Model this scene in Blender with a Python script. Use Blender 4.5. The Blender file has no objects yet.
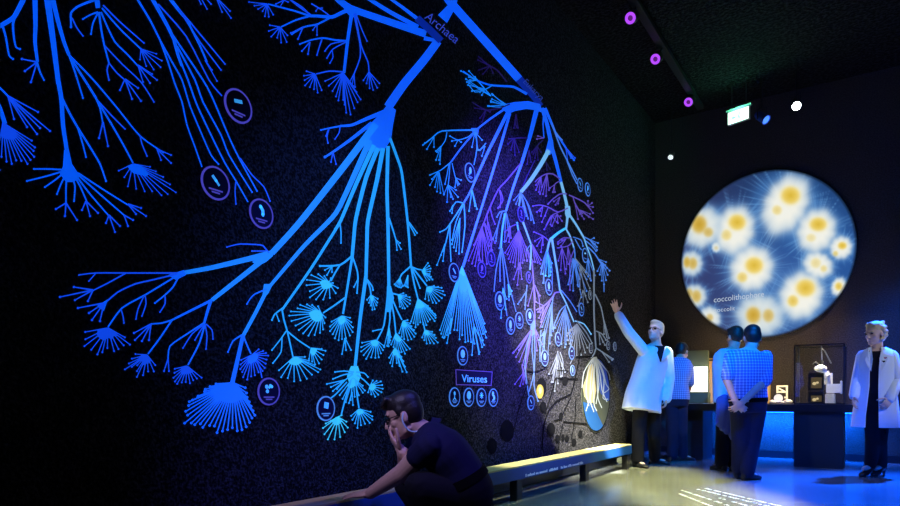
import bpy, bmesh, math, random
from mathutils import Vector, Matrix
import numpy as np
random.seed(7)
SC = bpy.context.scene
COL = SC.collection
# ---------------------------------------------------------------- camera geometry (room: left wall x=-3, far wall y=10.4, floor z=0)
FPX, CX, HY, CH = 639.0, 450.0, 396.0, 0.9
TH = math.radians(33.9)
CR = Vector((math.cos(TH), math.sin(TH), 0)); CF = Vector((-math.sin(TH), math.cos(TH), 0)); UP = Vector((0, 0, 1))
CAM = Vector((0, 0, CH))
WX, FY, CEIL = -3.0, 10.4, 5.3
def ray(px, py): return CF + CR*((px-CX)/FPX) + UP*((HY-py)/FPX)
def P(px, py, Z): return CAM + ray(px, py)*Z                 # point at depth Z along the view axis
def W(px, py, off=0.0):                                     # point on the left wall
    d = ray(px, py); t = (WX+off)/d.x; return CAM + d*t
def FW(px, py, y=FY):                                       # point on a plane parallel to the far wall
    d = ray(px, py); t = y/d.y; return CAM + d*t
def FL(px, py, z=0.0):                                      # point on the floor
    d = ray(px, py); t = (z-CH)/d.z; return CAM + d*t
def V(r, u, f): return CR*r + UP*u + CF*f
def depth(p): return (p-CAM).dot(CF)
# ---------------------------------------------------------------- materials
def lin(c):
    return tuple((x/255/12.92 if x/255 <= .04045 else ((x/255+.055)/1.055)**2.4) for x in c)
MATS = {}
def mat(name, base, rough=.6, emit=None, es=1.0, metal=0.0, spec=.3, coat=0.0, lin_in=True):
    m = bpy.data.materials.new(name); m.use_nodes = True
    b = m.node_tree.nodes['Principled BSDF']
    b.inputs['Base Color'].default_value = (*base, 1); b.inputs['Roughness'].default_value = rough
    b.inputs['Metallic'].default_value = metal; b.inputs['Specular IOR Level'].default_value = spec
    b.inputs['Coat Weight'].default_value = coat
    if emit:
        b.inputs['Emission Color'].default_value = (*emit, 1); b.inputs['Emission Strength'].default_value = es
    MATS[name] = m
    return m
def bumpy(m, scale=60, strength=.5, dist=.01, detail=3, c0=None, c1=None, r0=.35, r1=.65, vor=False):
    nt = m.node_tree; n = nt.nodes; b = n['Principled BSDF']
    tc = n.new('ShaderNodeTexCoord')
    t = n.new('ShaderNodeTexNoise'); t.inputs['Scale'].default_value = scale; t.inputs['Detail'].default_value = detail
    nt.links.new(tc.outputs['Object'], t.inputs['Vector'])
    bp = n.new('ShaderNodeBump'); bp.inputs['Strength'].default_value = strength; bp.inputs['Distance'].default_value = dist
    nt.links.new(t.outputs['Fac'], bp.inputs['Height']); nt.links.new(bp.outputs['Normal'], b.inputs['Normal'])
    if c0:
        r = n.new('ShaderNodeValToRGB'); r.color_ramp.elements[0].position = r0; r.color_ramp.elements[1].position = r1
        r.color_ramp.elements[0].color = (*c0, 1); r.color_ramp.elements[1].color = (*c1, 1)
        nt.links.new(t.outputs['Fac'], r.inputs['Fac']); nt.links.new(r.outputs['Color'], b.inputs['Base Color'])
    return m
# ---------------------------------------------------------------- objects
def tag(o, label=None, cat=None, group=None, kind=None):
    if label: o['label'] = label
    if cat: o['category'] = cat
    if group: o['group'] = group
    if kind: o['kind'] = kind
    return o
def thing(name, loc, label, cat, group=None):
    o = bpy.data.objects.new(name, None); o.empty_display_size = .05
    COL.objects.link(o); o.location = loc
    return tag(o, label, cat, group)
class G:
    """collects shapes in world coordinates; build() links them as one mesh object"""
    def __init__(s): s.v = []; s.f = []
    def add(s, vs, fs):
        k = len(s.v); s.v += [Vector(v) for v in vs]; s.f += [tuple(i+k for i in f) for f in fs]; return s
    def rings(s, rings, cap=True, closed=True):
        n = len(rings[0]); vs = [v for r in rings for v in r]; fs = []
        m = n if closed else n-1
        for i in range(len(rings)-1):
            for j in range(m):
                a = i*n+j; b = i*n+(j+1) % n
                fs.append((a, b, b+n, a+n))
        if cap:
            fs.append(tuple(range(n-1, -1, -1))); fs.append(tuple((len(rings)-1)*n+j for j in range(n)))
        return s.add(vs, fs)
    def ell(s, c, ax, bx, cx, nu=16, nv=10):
        rs = []
        for i in range(nv+1):
            t = math.pi*(i+.0)/nv; t = min(max(t, .02), math.pi-.02)
            rs.append([c + cx*-math.cos(t) + (ax*math.cos(2*math.pi*j/nu) + bx*math.sin(2*math.pi*j/nu))*math.sin(t) for j in range(nu)])
        return s.rings(rs)
    def cap(s, p0, r0, p1, r1, n=14):
        d = p1-p0
        if d.length < 1e-6: d = Vector((0, 0, 1e-4))
        d = d.normalized(); a = d.orthogonal().normalized(); b = d.cross(a)
        rs = []
        for t in (.08, .5, 1.0): 
            rs.append((p0 - d*r0*math.cos(t*math.pi/2), r0*math.sin(t*math.pi/2)))
        for t in (1.0, .5, .08):
            rs.append((p1 + d*r1*math.cos(t*math.pi/2), r1*math.sin(t*math.pi/2)))
        return s.rings([[c+(a*math.cos(2*math.pi*j/n)+b*math.sin(2*math.pi*j/n))*r for j in range(n)] for c, r in rs])
    def tube(s, pts, r, n=8):
        for i in range(len(pts)-1): s.cap(pts[i], r, pts[i+1], r, n)
        return s
    def cyl(s, p0, p1, r0, r1=None, n=20):
        r1 = r0 if r1 is None else r1
        d = (p1-p0).normalized(); a = d.orthogonal().normalized(); b = d.cross(a)
        return s.rings([[c+(a*math.cos(2*math.pi*j/n)+b*math.sin(2*math.pi*j/n))*r for j in range(n)] for c, r in ((p0, r0), (p1, r1))])
    def box(s, lo, hi, bev=0.0):
        x0, y0, z0 = lo; x1, y1, z1 = hi
        if bev <= 0:
            return s.add([(x0,y0,z0),(x1,y0,z0),(x1,y1,z0),(x0,y1,z0),(x0,y0,z1),(x1,y0,z1),(x1,y1,z1),(x0,y1,z1)],
                     [(3,2,1,0),(4,5,6,7),(0,1,5,4),(1,2,6,5),(2,3,7,6),(3,0,4,7)])
        def rr(z, i):
            return [Vector(p) for p in ((x0+bev+i*0,y0+i*0,z),(x1-bev,y0,z),(x1,y0+bev,z),(x1,y1-bev,z),(x1-bev,y1,z),(x0+bev,y1,z),(x0,y1-bev,z),(x0,y0+bev,z))]
        def shr(r, k):
            c = Vector(((x0+x1)/2, (y0+y1)/2, r[0].z))
            return [Vector((c.x+(p.x-c.x)*(1-2*k/(x1-x0)), c.y+(p.y-c.y)*(1-2*k/(y1-y0)), p.z)) for p in r]
        return s.rings([shr(rr(z0, 0), bev), rr(z0+bev, 0), rr(z1-bev, 0), shr(rr(z1, 0), bev)])
    def obox(s, c, a, b, d):                                 # oriented box, half-axes a, b, d
        vs = [c+a*i+b*j+d*k for k in (-1, 1) for i, j in ((-1,-1),(1,-1),(1,1),(-1,1))]
        return s.add(vs, [(3,2,1,0),(4,5,6,7),(0,1,5,4),(1,2,6,5),(2,3,7,6),(3,0,4,7)])
    def build(s, name, m, parent=None, voxel=None, smooth=0, shade=True, bevel=0.0):
        if parent is not None:
            p = parent
            while p.parent is not None: p = p.parent
            org = p.location.copy()
        else:
            xs = [v.x for v in s.v]; ys = [v.y for v in s.v]
            org = Vector(((min(xs)+max(xs))/2, (min(ys)+max(ys))/2, min(v.z for v in s.v)))
        me = bpy.data.meshes.new(name)
        me.from_pydata([v-org for v in s.v], [], s.f); me.validate(); me.update()
        bm = bmesh.new(); bm.from_mesh(me); bmesh.ops.recalc_face_normals(bm, faces=bm.faces)
        if bevel > 0:
            bmesh.ops.bevel(bm, geom=[e for e in bm.edges if e.calc_face_angle(0) > .6], offset=bevel, segments=2, affect='EDGES', clamp_overlap=True)
        bm.to_mesh(me); bm.free()
        o = bpy.data.objects.new(name, me); COL.objects.link(o)
        if voxel:
            md = o.modifiers.new('r', 'REMESH'); md.mode = 'VOXEL'; md.voxel_size = voxel
            if smooth:
                ms = o.modifiers.new('s', 'SMOOTH'); ms.iterations = smooth; ms.factor = .5
            dg = bpy.context.evaluated_depsgraph_get()
            nm = bpy.data.meshes.new_from_object(o.evaluated_get(dg)); o.modifiers.clear(); o.data = nm
            bpy.data.meshes.remove(me); me = nm; me.name = name
        if parent is not None: o.parent = parent
        else: o.location = org
        me.materials.clear(); me.materials.append(m if not isinstance(m, str) else MATS[m])
        if shade:
            for p in me.polygons: p.use_smooth = True
            if not voxel:
                try: me.set_sharp_from_angle(angle=math.radians(40))
                except Exception: pass
        return o
def text_geo(txt, size=1.0, font_depth=0.0, align='LEFT', bold=0.0):
    """flat outline of a word: list of (x, y) vertices and faces, baseline at y=0"""
    cu = bpy.data.curves.new('t', 'FONT'); cu.body = txt; cu.size = size; cu.align_x = align; cu.offset = bold; cu.resolution_u = 3
    o = bpy.data.objects.new('t', cu); COL.objects.link(o)
    dg = bpy.context.evaluated_depsgraph_get()
    me = bpy.data.meshes.new_from_object(o.evaluated_get(dg))
    vs = [(v.co.x, v.co.y) for v in me.vertices]; fs = [tuple(p.vertices) for p in me.polygons]
    bpy.data.objects.remove(o); bpy.data.curves.remove(cu); bpy.data.meshes.remove(me)
    return vs, fs
# ================================================================ materials
mat('wall_black', (.03, .02, .035), .85, spec=.15)
bumpy(MATS['wall_black'], 66, 1.0, .025, 3, (.003, .0028, .0035), (.068, .063, .070), .44, .66)
mat('wall_rough', (.05, .04, .035), .9, spec=.1)
bumpy(MATS['wall_rough'], 60, .8, .012, 3, (.045, .040, .036), (.085, .074, .066), .36, .68)
mat('ceiling_black', (.02, .02, .02), .9, spec=.1); bumpy(MATS['ceiling_black'], 26, 1.0, .04, 4, (.003, .003, .003), (.030, .030, .030), .44, .68)
mat('floor_dark', (.07, .075, .07), .18, spec=.5); bumpy(MATS['floor_dark'], 1.6, .05, .004, 6, (.11, .12, .11), (.18, .19, .17), .35, .7)
mat('black_metal', (.012, .012, .014), .45, spec=.4)
mat('ledge_face', (.005, .055, .24), .5, spec=.3)
mat('ledge_top', (.40, .35, .16), .5)
mat('skirting', (.30, .34, .36), .5)
mat('print_white', (.75, .78, .80), .6)
mat('counter_top', (.006, .007, .010), .3, spec=.4)
mat('pedestal', (.008, .010, .013), .55, spec=.3)
mat('panel_green', (.10, .13, .07), .6)
mat('panel_ochre', (.62, .40, .16), .6)
mat('steel', (.5, .5, .5), .3, metal=1)
# ================================================================ room shell
def wall(name, lo, hi, m):
    return tag(G().box(lo, hi).build(name, m, shade=False), kind='structure')
wall('floor', (-3.2, -2.7, -.2), (4.2, 10.6, 0), 'floor_dark')
wall('ceiling', (-3.2, -2.7, CEIL), (4.2, 10.6, CEIL+.2), 'ceiling_black')
wall('wall_left', (-3.2, -2.7, 0), (-3.0, 10.6, CEIL), 'wall_black')
wall('wall_far', (-3.0, 10.4, 0), (4.0, 10.6, CEIL), 'wall_rough')
wall('wall_right', (4.0, -2.7, 0), (4.2, 10.6, CEIL), 'wall_black')
wall('wall_near', (-3.0, -2.7, 0), (4.0, -2.5, CEIL), 'wall_black')
wall('baseboard_left', (-3.0, -2.5, 0), (-2.985, 10.4, .045), 'skirting')
wall('baseboard_far', (-2.985, 10.382, 0), (4.0, 10.4, .10), 'pedestal')
# ================================================================ low information ledge along the wall
LX0, LX1, LZ0, LZ1 = -2.76, -2.555, .185, .30
lr = thing('information_ledge', Vector((-2.65, 4.0, 0)), 'long low ledge with blue front and pale top running along the mural wall', 'ledge')
G().box((LX0, .6, LZ0), (LX1, 7.86, LZ1-.012)).build('front_board', 'ledge_face', lr, bevel=.004)
G().box((LX0, .6, LZ1-.012), (LX1-.003, 7.86, LZ1)).build('top_board', 'ledge_top', lr)
G().box((LX0, .6, .04), (LX0+.015, 7.86, LZ0)).build('back_board', 'counter_top', lr)
G().box((LX0+.015, .6, .04), (LX0+.03, 7.86, .056)).build('pale_strip', 'skirting', lr)
for k in range(6):
    y = 1.05+1.25*k
    if k == 3: y = 4.83
    if k == 4: y = 6.36
    if k == 5: y = 7.7
    G().box((LX1-.075, y, 0), (LX1-.004, y+.10, LZ0)).build('leg', 'black_metal', lr, bevel=.004)
random.seed(3)
for y0, y1 in ((4.98, 5.42), (5.46, 5.66), (5.72, 6.28)):
    y = y0; wd0 = 0; g = G()
    while y < y1:
        w = random.uniform(.012, .03); h = random.choice((.016, .016, .024))
        g.obox(Vector((LX1+.001, y+w/2, LZ0+.012+h/2)), Vector((.001, 0, 0)), Vector((0, w*.46, 0)), Vector((0, 0, h/2)))
        y += w+.003
        if random.random() < .16 or y >= y1: g.build('printed_word', 'print_white', lr, shade=False); g = G(); y += .016
    if g.v: g.build('printed_word', 'print_white', lr, shade=False)
# ================================================================ counter
ct = thing('exhibition_counter', Vector((-1.3, 9.8, 0)), 'long black-topped exhibition counter on two dark pedestals before the far wall', 'counter')
TZ0, TZ1 = .70, .795
G().box((-2.50, 9.16, TZ0), (-.21, 10.37, TZ1)).build('top_slab', 'counter_top', ct, bevel=.008)
G().box((-.91, 9.22, 0), (-.37, 9.80, TZ0)).build('pedestal', 'pedestal', ct, bevel=.006)
G().box((-2.46, 9.34, 0), (-2.04, 9.95, TZ0)).build('pedestal', 'pedestal', ct, bevel=.006)
mat('blue_led', (.02, .1, .3), .5, emit=(.01, .14, 1.0), es=5)
ls = thing('light_strip', Vector((-1.2, 10.2, TZ0)), 'blue light strip fixed under the black exhibition counter', 'light')
G().box((-2.0, 10.24, TZ0-.03), (-.25, 10.30, TZ0-.001)).build('housing', 'black_metal', ls)
G().box((-1.98, 10.25, TZ0-.036), (-.27, 10.29, TZ0-.03)).build('diffuser', 'blue_led', ls)
# ================================================================ luminous tree painted on the left wall
def paint(n, base, e, s): mat(n, base, .7, emit=e, es=s, spec=.05)  # blue, cyan and white steps put the lamps' uneven light into the colour
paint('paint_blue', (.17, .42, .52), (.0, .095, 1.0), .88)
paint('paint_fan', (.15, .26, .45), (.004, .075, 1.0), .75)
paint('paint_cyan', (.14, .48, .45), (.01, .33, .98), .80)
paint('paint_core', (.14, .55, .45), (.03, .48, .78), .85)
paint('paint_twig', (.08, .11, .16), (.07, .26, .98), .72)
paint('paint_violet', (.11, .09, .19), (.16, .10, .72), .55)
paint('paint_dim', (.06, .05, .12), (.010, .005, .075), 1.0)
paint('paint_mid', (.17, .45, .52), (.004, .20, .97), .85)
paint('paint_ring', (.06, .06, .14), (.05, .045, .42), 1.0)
paint('paint_lit_grey', (.12, .125, .13), (.20, .27, .38), .6)  # pale glow stands in for the projector's white light on these strands
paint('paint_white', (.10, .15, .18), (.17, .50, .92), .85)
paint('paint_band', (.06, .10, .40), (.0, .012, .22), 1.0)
mat('paint_black', (.003, .003, .004), .9, spec=.05)
KEYS = dict(m='paint_mid', b='paint_blue', f='paint_fan', c='paint_cyan', k='paint_core', t='paint_twig', v='paint_violet', d='paint_dim', g='paint_lit_grey', w='paint_white', n='paint_band', x='paint_black')
OFF = [0.0025]
def pts(s): return [tuple(float(a) for a in p.split(',')) for p in s.split()]
def bump_off():
    OFF[0] += 1.1e-5; return OFF[0]
def smooth_path(p, sub=3):
    if len(p) < 3: return p
    out = []
    for i in range(len(p)-1):
        p0 = p[max(i-1, 0)]; p1 = p[i]; p2 = p[i+1]; p3 = p[min(i+2, len(p)-1)]
        for k in range(sub):
            t = k/sub; a = .35
            m1 = ((p2[0]-p0[0])*a, (p2[1]-p0[1])*a); m2 = ((p3[0]-p1[0])*a, (p3[1]-p1[1])*a)
            h1 = 2*t**3-3*t**2+1; h2 = t**3-2*t**2+t; h3 = -2*t**3+3*t**2; h4 = t**3-t**2
            out.append((h1*p1[0]+h2*m1[0]+h3*p2[0]+h4*m2[0], h1*p1[1]+h2*m1[1]+h3*p2[1]+h4*m2[1]))
    out.append(p[-1]); return out
def slab(g, quads_top, off):
    """faces given as pixel outlines -> thin relief on the wall"""
    for poly in quads_top:
        n = len(poly)
        g.add([W(x, y, off) for x, y in poly]+[W(x, y, .0006) for x, y in poly], [tuple(range(n))]+[(i, (i+1) % n, (i+1) % n+n, i+n) for i in range(n)])
def ribbon(g, p, w0, w1, off, dot=0.0, ease=1.0):
    p = smooth_path(p); n = len(p)
    L = [0.0]
    for i in range(1, n): L.append(L[-1]+math.hypot(p[i][0]-p[i-1][0], p[i][1]-p[i-1][1]))
    top = []; 
    for i in range(n):
        a = p[max(i-1, 0)]; b = p[min(i+1, n-1)]
        dx, dy = b[0]-a[0], b[1]-a[1]; l = math.hypot(dx, dy) or 1
        t = (L[i]/(L[-1] or 1))**ease; w = (w0+(w1-w0)*t)/2
        top.append(((p[i][0]-dy/l*w, p[i][1]+dx/l*w), (p[i][0]+dy/l*w, p[i][1]-dx/l*w)))
    vs = []; 
    for a, b in top: vs += [W(*a, off), W(*b, off), W(*a, .0006), W(*b, .0006)]
    fs = []
    for i in range(n-1):
        k = 4*i
        fs += [(k, k+1, k+5, k+4), (k, k+4, k+6, k+2), (k+1, k+3, k+7, k+5)]
    k = 4*(n-1); fs += [(0, 2, 3, 1), (k, k+1, k+3, k+2)]
    g.add(vs, fs)
    if dot: disc(g, p[-1][0], p[-1][1], dot, dot, off+4e-6)
def disc(g, cx, cy, rx, ry, off, n=9):
    slab(g, [[(cx+rx*math.cos(2*math.pi*i/n), cy+ry*math.sin(2*math.pi*i/n)) for i in range(n)]], off)
def envelope(tips, n):
    L = [0]
    for i in range(1, len(tips)): L.append(L[-1]+math.hypot(tips[i][0]-tips[i-1][0], tips[i][1]-tips[i-1][1]))
    out = []
    for k in range(n):
        t = L[-1]*(k/(n-1) if n > 1 else 0); i = 1
        while i < len(L)-1 and L[i] < t: i += 1
        u = (t-L[i-1])/((L[i]-L[i-1]) or 1)
        out.append((tips[i-1][0]+(tips[i][0]-tips[i-1][0])*u, tips[i-1][1]+(tips[i][1]-tips[i-1][1])*u))
    return out
def fan(parent, m, hub, tips, n, w=1.0, jit=.12, core=None, hubw=1.35, dot=1.0):
    g = G(); off = bump_off(); w = w*(.80 if n else .92)
    ts = tips if n == 0 else envelope(tips, n)
    for i, t in enumerate(ts):
        r = 1-random.random()*jit*(1 if n else 0)
        q = (hub[0]+(t[0]-hub[0])*r, hub[1]+(t[1]-hub[1])*r)
        ribbon(g, [hub, q], w*hubw, w*.85, off+i*2e-7, dot=max(w*1.0, .98)*dot)
    o = g.build('twig_fan', KEYS[m], parent, shade=False)
    if core:                                                # the solid heart of the fan, its own lighter paint
        k, frac = core
        c = G(); e = envelope(tips, 10)
        slab(c, [[hub]+[(hub[0]+(x-hub[0])*frac, hub[1]+(y-hub[1])*frac) for x, y in e]], bump_off())
        c.build('fan_heart', KEYS[k], o, shade=False)
    return o
def cluster(name, label, cat, anchor, data, stem='b', fanm='f', group=None, core=None, fw=1.0, sw=1.0, thin=1.0, twig='t'):
    root = thing(name, W(*anchor), label, cat, group)
    for ln in data.strip().splitlines():
        ln = ln.strip()
        if not ln or ln[0] == '#': continue
        tk = ln.split()
        kind, _, mk = tk[0].partition(':')
        if kind == 'S':                                      # S w0 w1 path [o]
            dot = 1.0 if tk[-1] == 'o' else 0
            pp = pts(' '.join(tk[3:-1] if dot else tk[3:]))
            w0, w1 = float(tk[1])*.9*sw, float(tk[2])*.9*sw
            g = G(); ribbon(g, pp, w0, w1, bump_off(), dot=dot*max(w1*.75, .95))
            g.build('branch' if w0 >= 2.4 else 'twig', KEYS[mk or (stem if w0 >= 1.7 else twig)], root, shade=False)
        elif kind == 'F':                                    # F w n hub tips...
            fan(root, (mk or fanm)[0], pts(tk[3])[0], pts(' '.join(tk[4:])), max(3, round(int(tk[2])*thin*.9)), float(tk[1])*fw, core=None if thin < 1 else core)
        elif kind == 'B':                                    # big fan with a filled heart: B w n hub heart tips...
            fan(root, (mk or fanm)[0], pts(tk[4])[0], pts(' '.join(tk[5:])), max(3, round(int(tk[2])*.78*(thin if thin == 1 else (thin+1)/2))), float(tk[1])*fw, core=((mk or core[0] if core else 'b')[-1], float(tk[3])*.72))
        elif kind == 'D':                                    # separate dots / twig groups from one hub: exact tips
            fan(root, (mk or fanm)[0], pts(tk[2])[0], pts(' '.join(tk[3:])), 0, float(tk[1])*fw, hubw=1.35)
        elif kind == 'G':                                    # filled polygon
            g = G(); slab(g, [pts(' '.join(tk[1:]))], bump_off()); g.build('branch_joint', KEYS[mk or stem], root, shade=False)
        elif kind == 'O':                                    # filled ellipse: O cx,cy rx ry
            g = G(); c = pts(tk[1])[0]; disc(g, c[0], c[1], float(tk[2]), float(tk[3]), bump_off(), 20); g.build('spot', KEYS[mk or stem], root, shade=False)
    return root
cluster('branch_mural', 'blue painted branch ending in a dense brush, cut off by the edge of the picture', 'wall mural', (12, 90), '''
S 6 5 24,-6 23,0 19,8 14,17 7,22 -2,27
S 2.6 1.8 3,27 6,38 9,55 13,59 o
S 3 1.8 16,14 13,24 14,38 16,47 20,49 o
S 2.4 1.8 -3,86 0,88 9,97
D 1.4 8,96 14,119 27,127 37,134 40,128 50,131 38,112
S 4 5 -3,102 0,108 5,124
B 1.5 16 .55 3,123 34,142 36,152 36,160 30,166 22,164 12,164 2,160 -4,158
S 1.6 1.5 -6,168 0,170 o
''', core=('f', .5), fanm='f', twig='f')
cluster('branch_mural', 'tall blue painted branches with many small drooping tips, above the two wide brushes', 'wall mural', (80, 90), '''
S 6 3.2 35,-6 35,0 35.5,25 35,42 37.5,62
D 1.5 37,62 22,59 25,71 31,82
S 2.4 1.6 37,62 40,72 44,80 o
S 7.5 5 46,-8 47.5,0 53,40 58.5,84
S 5 4.2 58.5,82 61.5,100 63,125 67,152 68,172
S 2.6 1.8 62,98 70,114 78,128 90,147 100,164 106,181 o
S 2 1.6 78,128 83,145 86,157 o
G 64,150 69,150 72,164 80,176 74,182 66,182 60,174 63,166
S 2 1.6 67,170 50,169 34,169 o
S 2 1.6 67,170 47,176 27,181 o
S 2 1.6 66,171 55,180 45,187 o
S 2 1.6 67,172 61,184 57,194 o
S 2 1.6 67,172 66,188 66,204
D 1.4 66,203 56,209 65,216 77,220
S 2 1.6 71,174 75,186 74,201 o
S 2 1.6 72,172 80,186 87,202
D 1.3 86,201 82,210 90,216 98,213
S 2 1.5 74,173 90,194 109,216
D 1.3 109,215 106,223 115,232 120,226
S 2 1.5 76,173 102,196 125,216
D 1.3 124,215 128,226 133,220
S 2 1.5 78,173 104,190 128,205
D 1.3 128,204 136,214 146,216 141,208
S 5.5 3.6 52,-8 53,0 58,21 64,42 69,55
S 2.2 1.7 69,55 75,72 83,98 o
S 2.4 2.6 69,55 77,68 86,82 96,98
S 2 1.5 70,56 84,70 97,84 118,109 140,136 164,153
S 2.2 1.5 95,96 100,108 103,124
D 1.4 103,122 99,138 108,146
S 1.8 1.4 98,101 112,116 125,129 o
S 2.2 1.8 97,100 112,125 124,146 133,163
B 1.2 17 .5 133,164 118,171 124,179 128,187 143,192 158,195 168,199 178,195 173,187 164,176 151,167
S 1.5 1.4 140,135 142,144 147,156 o
D 1.2 157,149 161,160 171,163 171,155
S 6 5 96,-6 97,0 98,8
S 3 2 97,-1 86,3 77,7 71,13 71,22 71,27 o
S 1.8 1.4 72,18 77,28 83,36 o
S 2 1.6 98,12 90,15 83,19 o
S 2 1.6 98,13 93,23 91,34 o
S 2.4 1.8 99,12 101,28 104,44 109,63
S 1.8 1.6 109,63 107,70 109,80 o
S 1.6 1.5 109,63 117,73 125,80
D 1.3 125,79 120,90 132,99 141,101 138,88
S 1.6 1.4 105,46 122,64 141,82 154,102 o
S 2 1.6 101,12 107,26 115,42 127,54 138,66
D 1.2 138,65 143,82 150,83 157,80 152,74
S 2 1.6 102,8 112,20 123,32 141,49
F 1.2 7 141,49 140,60 148,68 156,71 163,69 164,63 157,54
S 1.8 1.4 103,5 120,22 144,43 o
''', core=None, twig='f')
cluster('branch_mural', 'bundle of long thin blue strands leading down to three round medallions', 'wall mural', (200, 90), '''
S 2.4 1.9 136,-3 150,20 161,42
S 1.9 1.5 160,40 168,62 175,84 182,102 187,125 195,147 202,167
S 1.9 1.5 161,42 172,62 182,80 190,106 200,130 211,155 218.5,164 o
S 4.5 3.4 149,-6 153,0 168,27 175,42
S 3.6 3 174,40 178,55 182,66
S 2 1.5 180,60 188,80 197,105 212,137 225,163 236,181 248,202
S 1.5 1.3 236,181 235,191 236,204 o
S 2 1.5 177,46 195,80 203,102 221,135 229,155 252,192 o
S 2 1.5 172,34 203,80 213,99 229,137 239,158 257,191 o
S 1.6 1.3 240,158 252,175 264,187 270,201 o
S 1.8 1.5 158,4 186,36 209,80 222,96
S 4.2 3 167,-6 171,0 182,14 191,24
S 1.8 1.4 178,8 205,40 225,64 o
S 1.8 1.4 182,14 200,42 221,70 o
S 2.2 2 188,22 200,46 207,62
D 1.1 205,60 217,81 212,70
S 1.3 1.2 197,-4 201,4 o
S 1.3 1.2 200,-4 207,9 o
S 1.3 1.2 204,-4 211,4 o
D 1.1 216,-3 222,12 231,18 230,11
''', core=None, twig='f')
cluster('branch_mural', 'small blue branch cluster with comb-like tips hanging beside the top trunk bars', 'wall mural', (320, 50), '''
S 7 8 335,-4 350,8 390,22 426,34
S 4 5 366,-3 390,12 418,27
S 3 4 388,-3 402,7 419,20
G 340,2 352,6 362,13 352,18 346,12
S 4.5 3 350,9 341,13 332,17 318,16 310,16
S 2.2 1.6 310,16 295,11 268,4
F 1.2 8 267,4 249,2 256,9 262,12 266,19 271,18 274,16
S 1.8 1.5 311,15 298,6 287,-3
S 1.6 1.4 310,15 302,7 291,0
D 1.1 284,0 276,4 280,7 288,2
S 2.2 1.6 310,16 296,20 281,27
F 1.2 8 280,27 269,25 268,31 271,37 277,38 282,44 287,42 288,36
S 1.6 1.4 331,17 322,10 312,4 o
D 1 318,8 316,11 322,8
S 2.2 1.7 333,16 318,24 304,27 292,34 o
D 1.2 303,27 298,39 291,33
D 1.1 317,24 313,30 317,35
S 4 3 352,12 348,38 344,73
S 2.2 1.5 348,41 335,40 323,38 311,40 300,44 o
D 1.2 310,42 302,51 308,54
S 1.6 1.3 322,39 319,48 317,55 o
S 1.6 1.3 345,41 331,44 325,51 o
S 1.6 1.3 346,42 333,49 327,58 o
S 1.2 1.2 332,50 333,57 330,63 o
S 1.8 1.5 344,72 330,71 316,74
F 1.2 9 315,74 306,71 303,78 305,86 311,88 318,94 322,91
F 1.2 16 343,73 323,82 328,87 335,95 338,104 343,101 347,117 352,115 357,108 362,102 355,88
S 1.8 1.4 354,14 360,44 360,58 354,74
D 1 354,74 349,83 355,87 352,86
S 1.8 1.3 355,13 361,45 368,62 369,72
F 1.1 7 369,72 363,81 372,91 377,89 380,84
S 1.4 1.2 356,14 362,30 367,41 o
''', core=None, twig='f')
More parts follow.
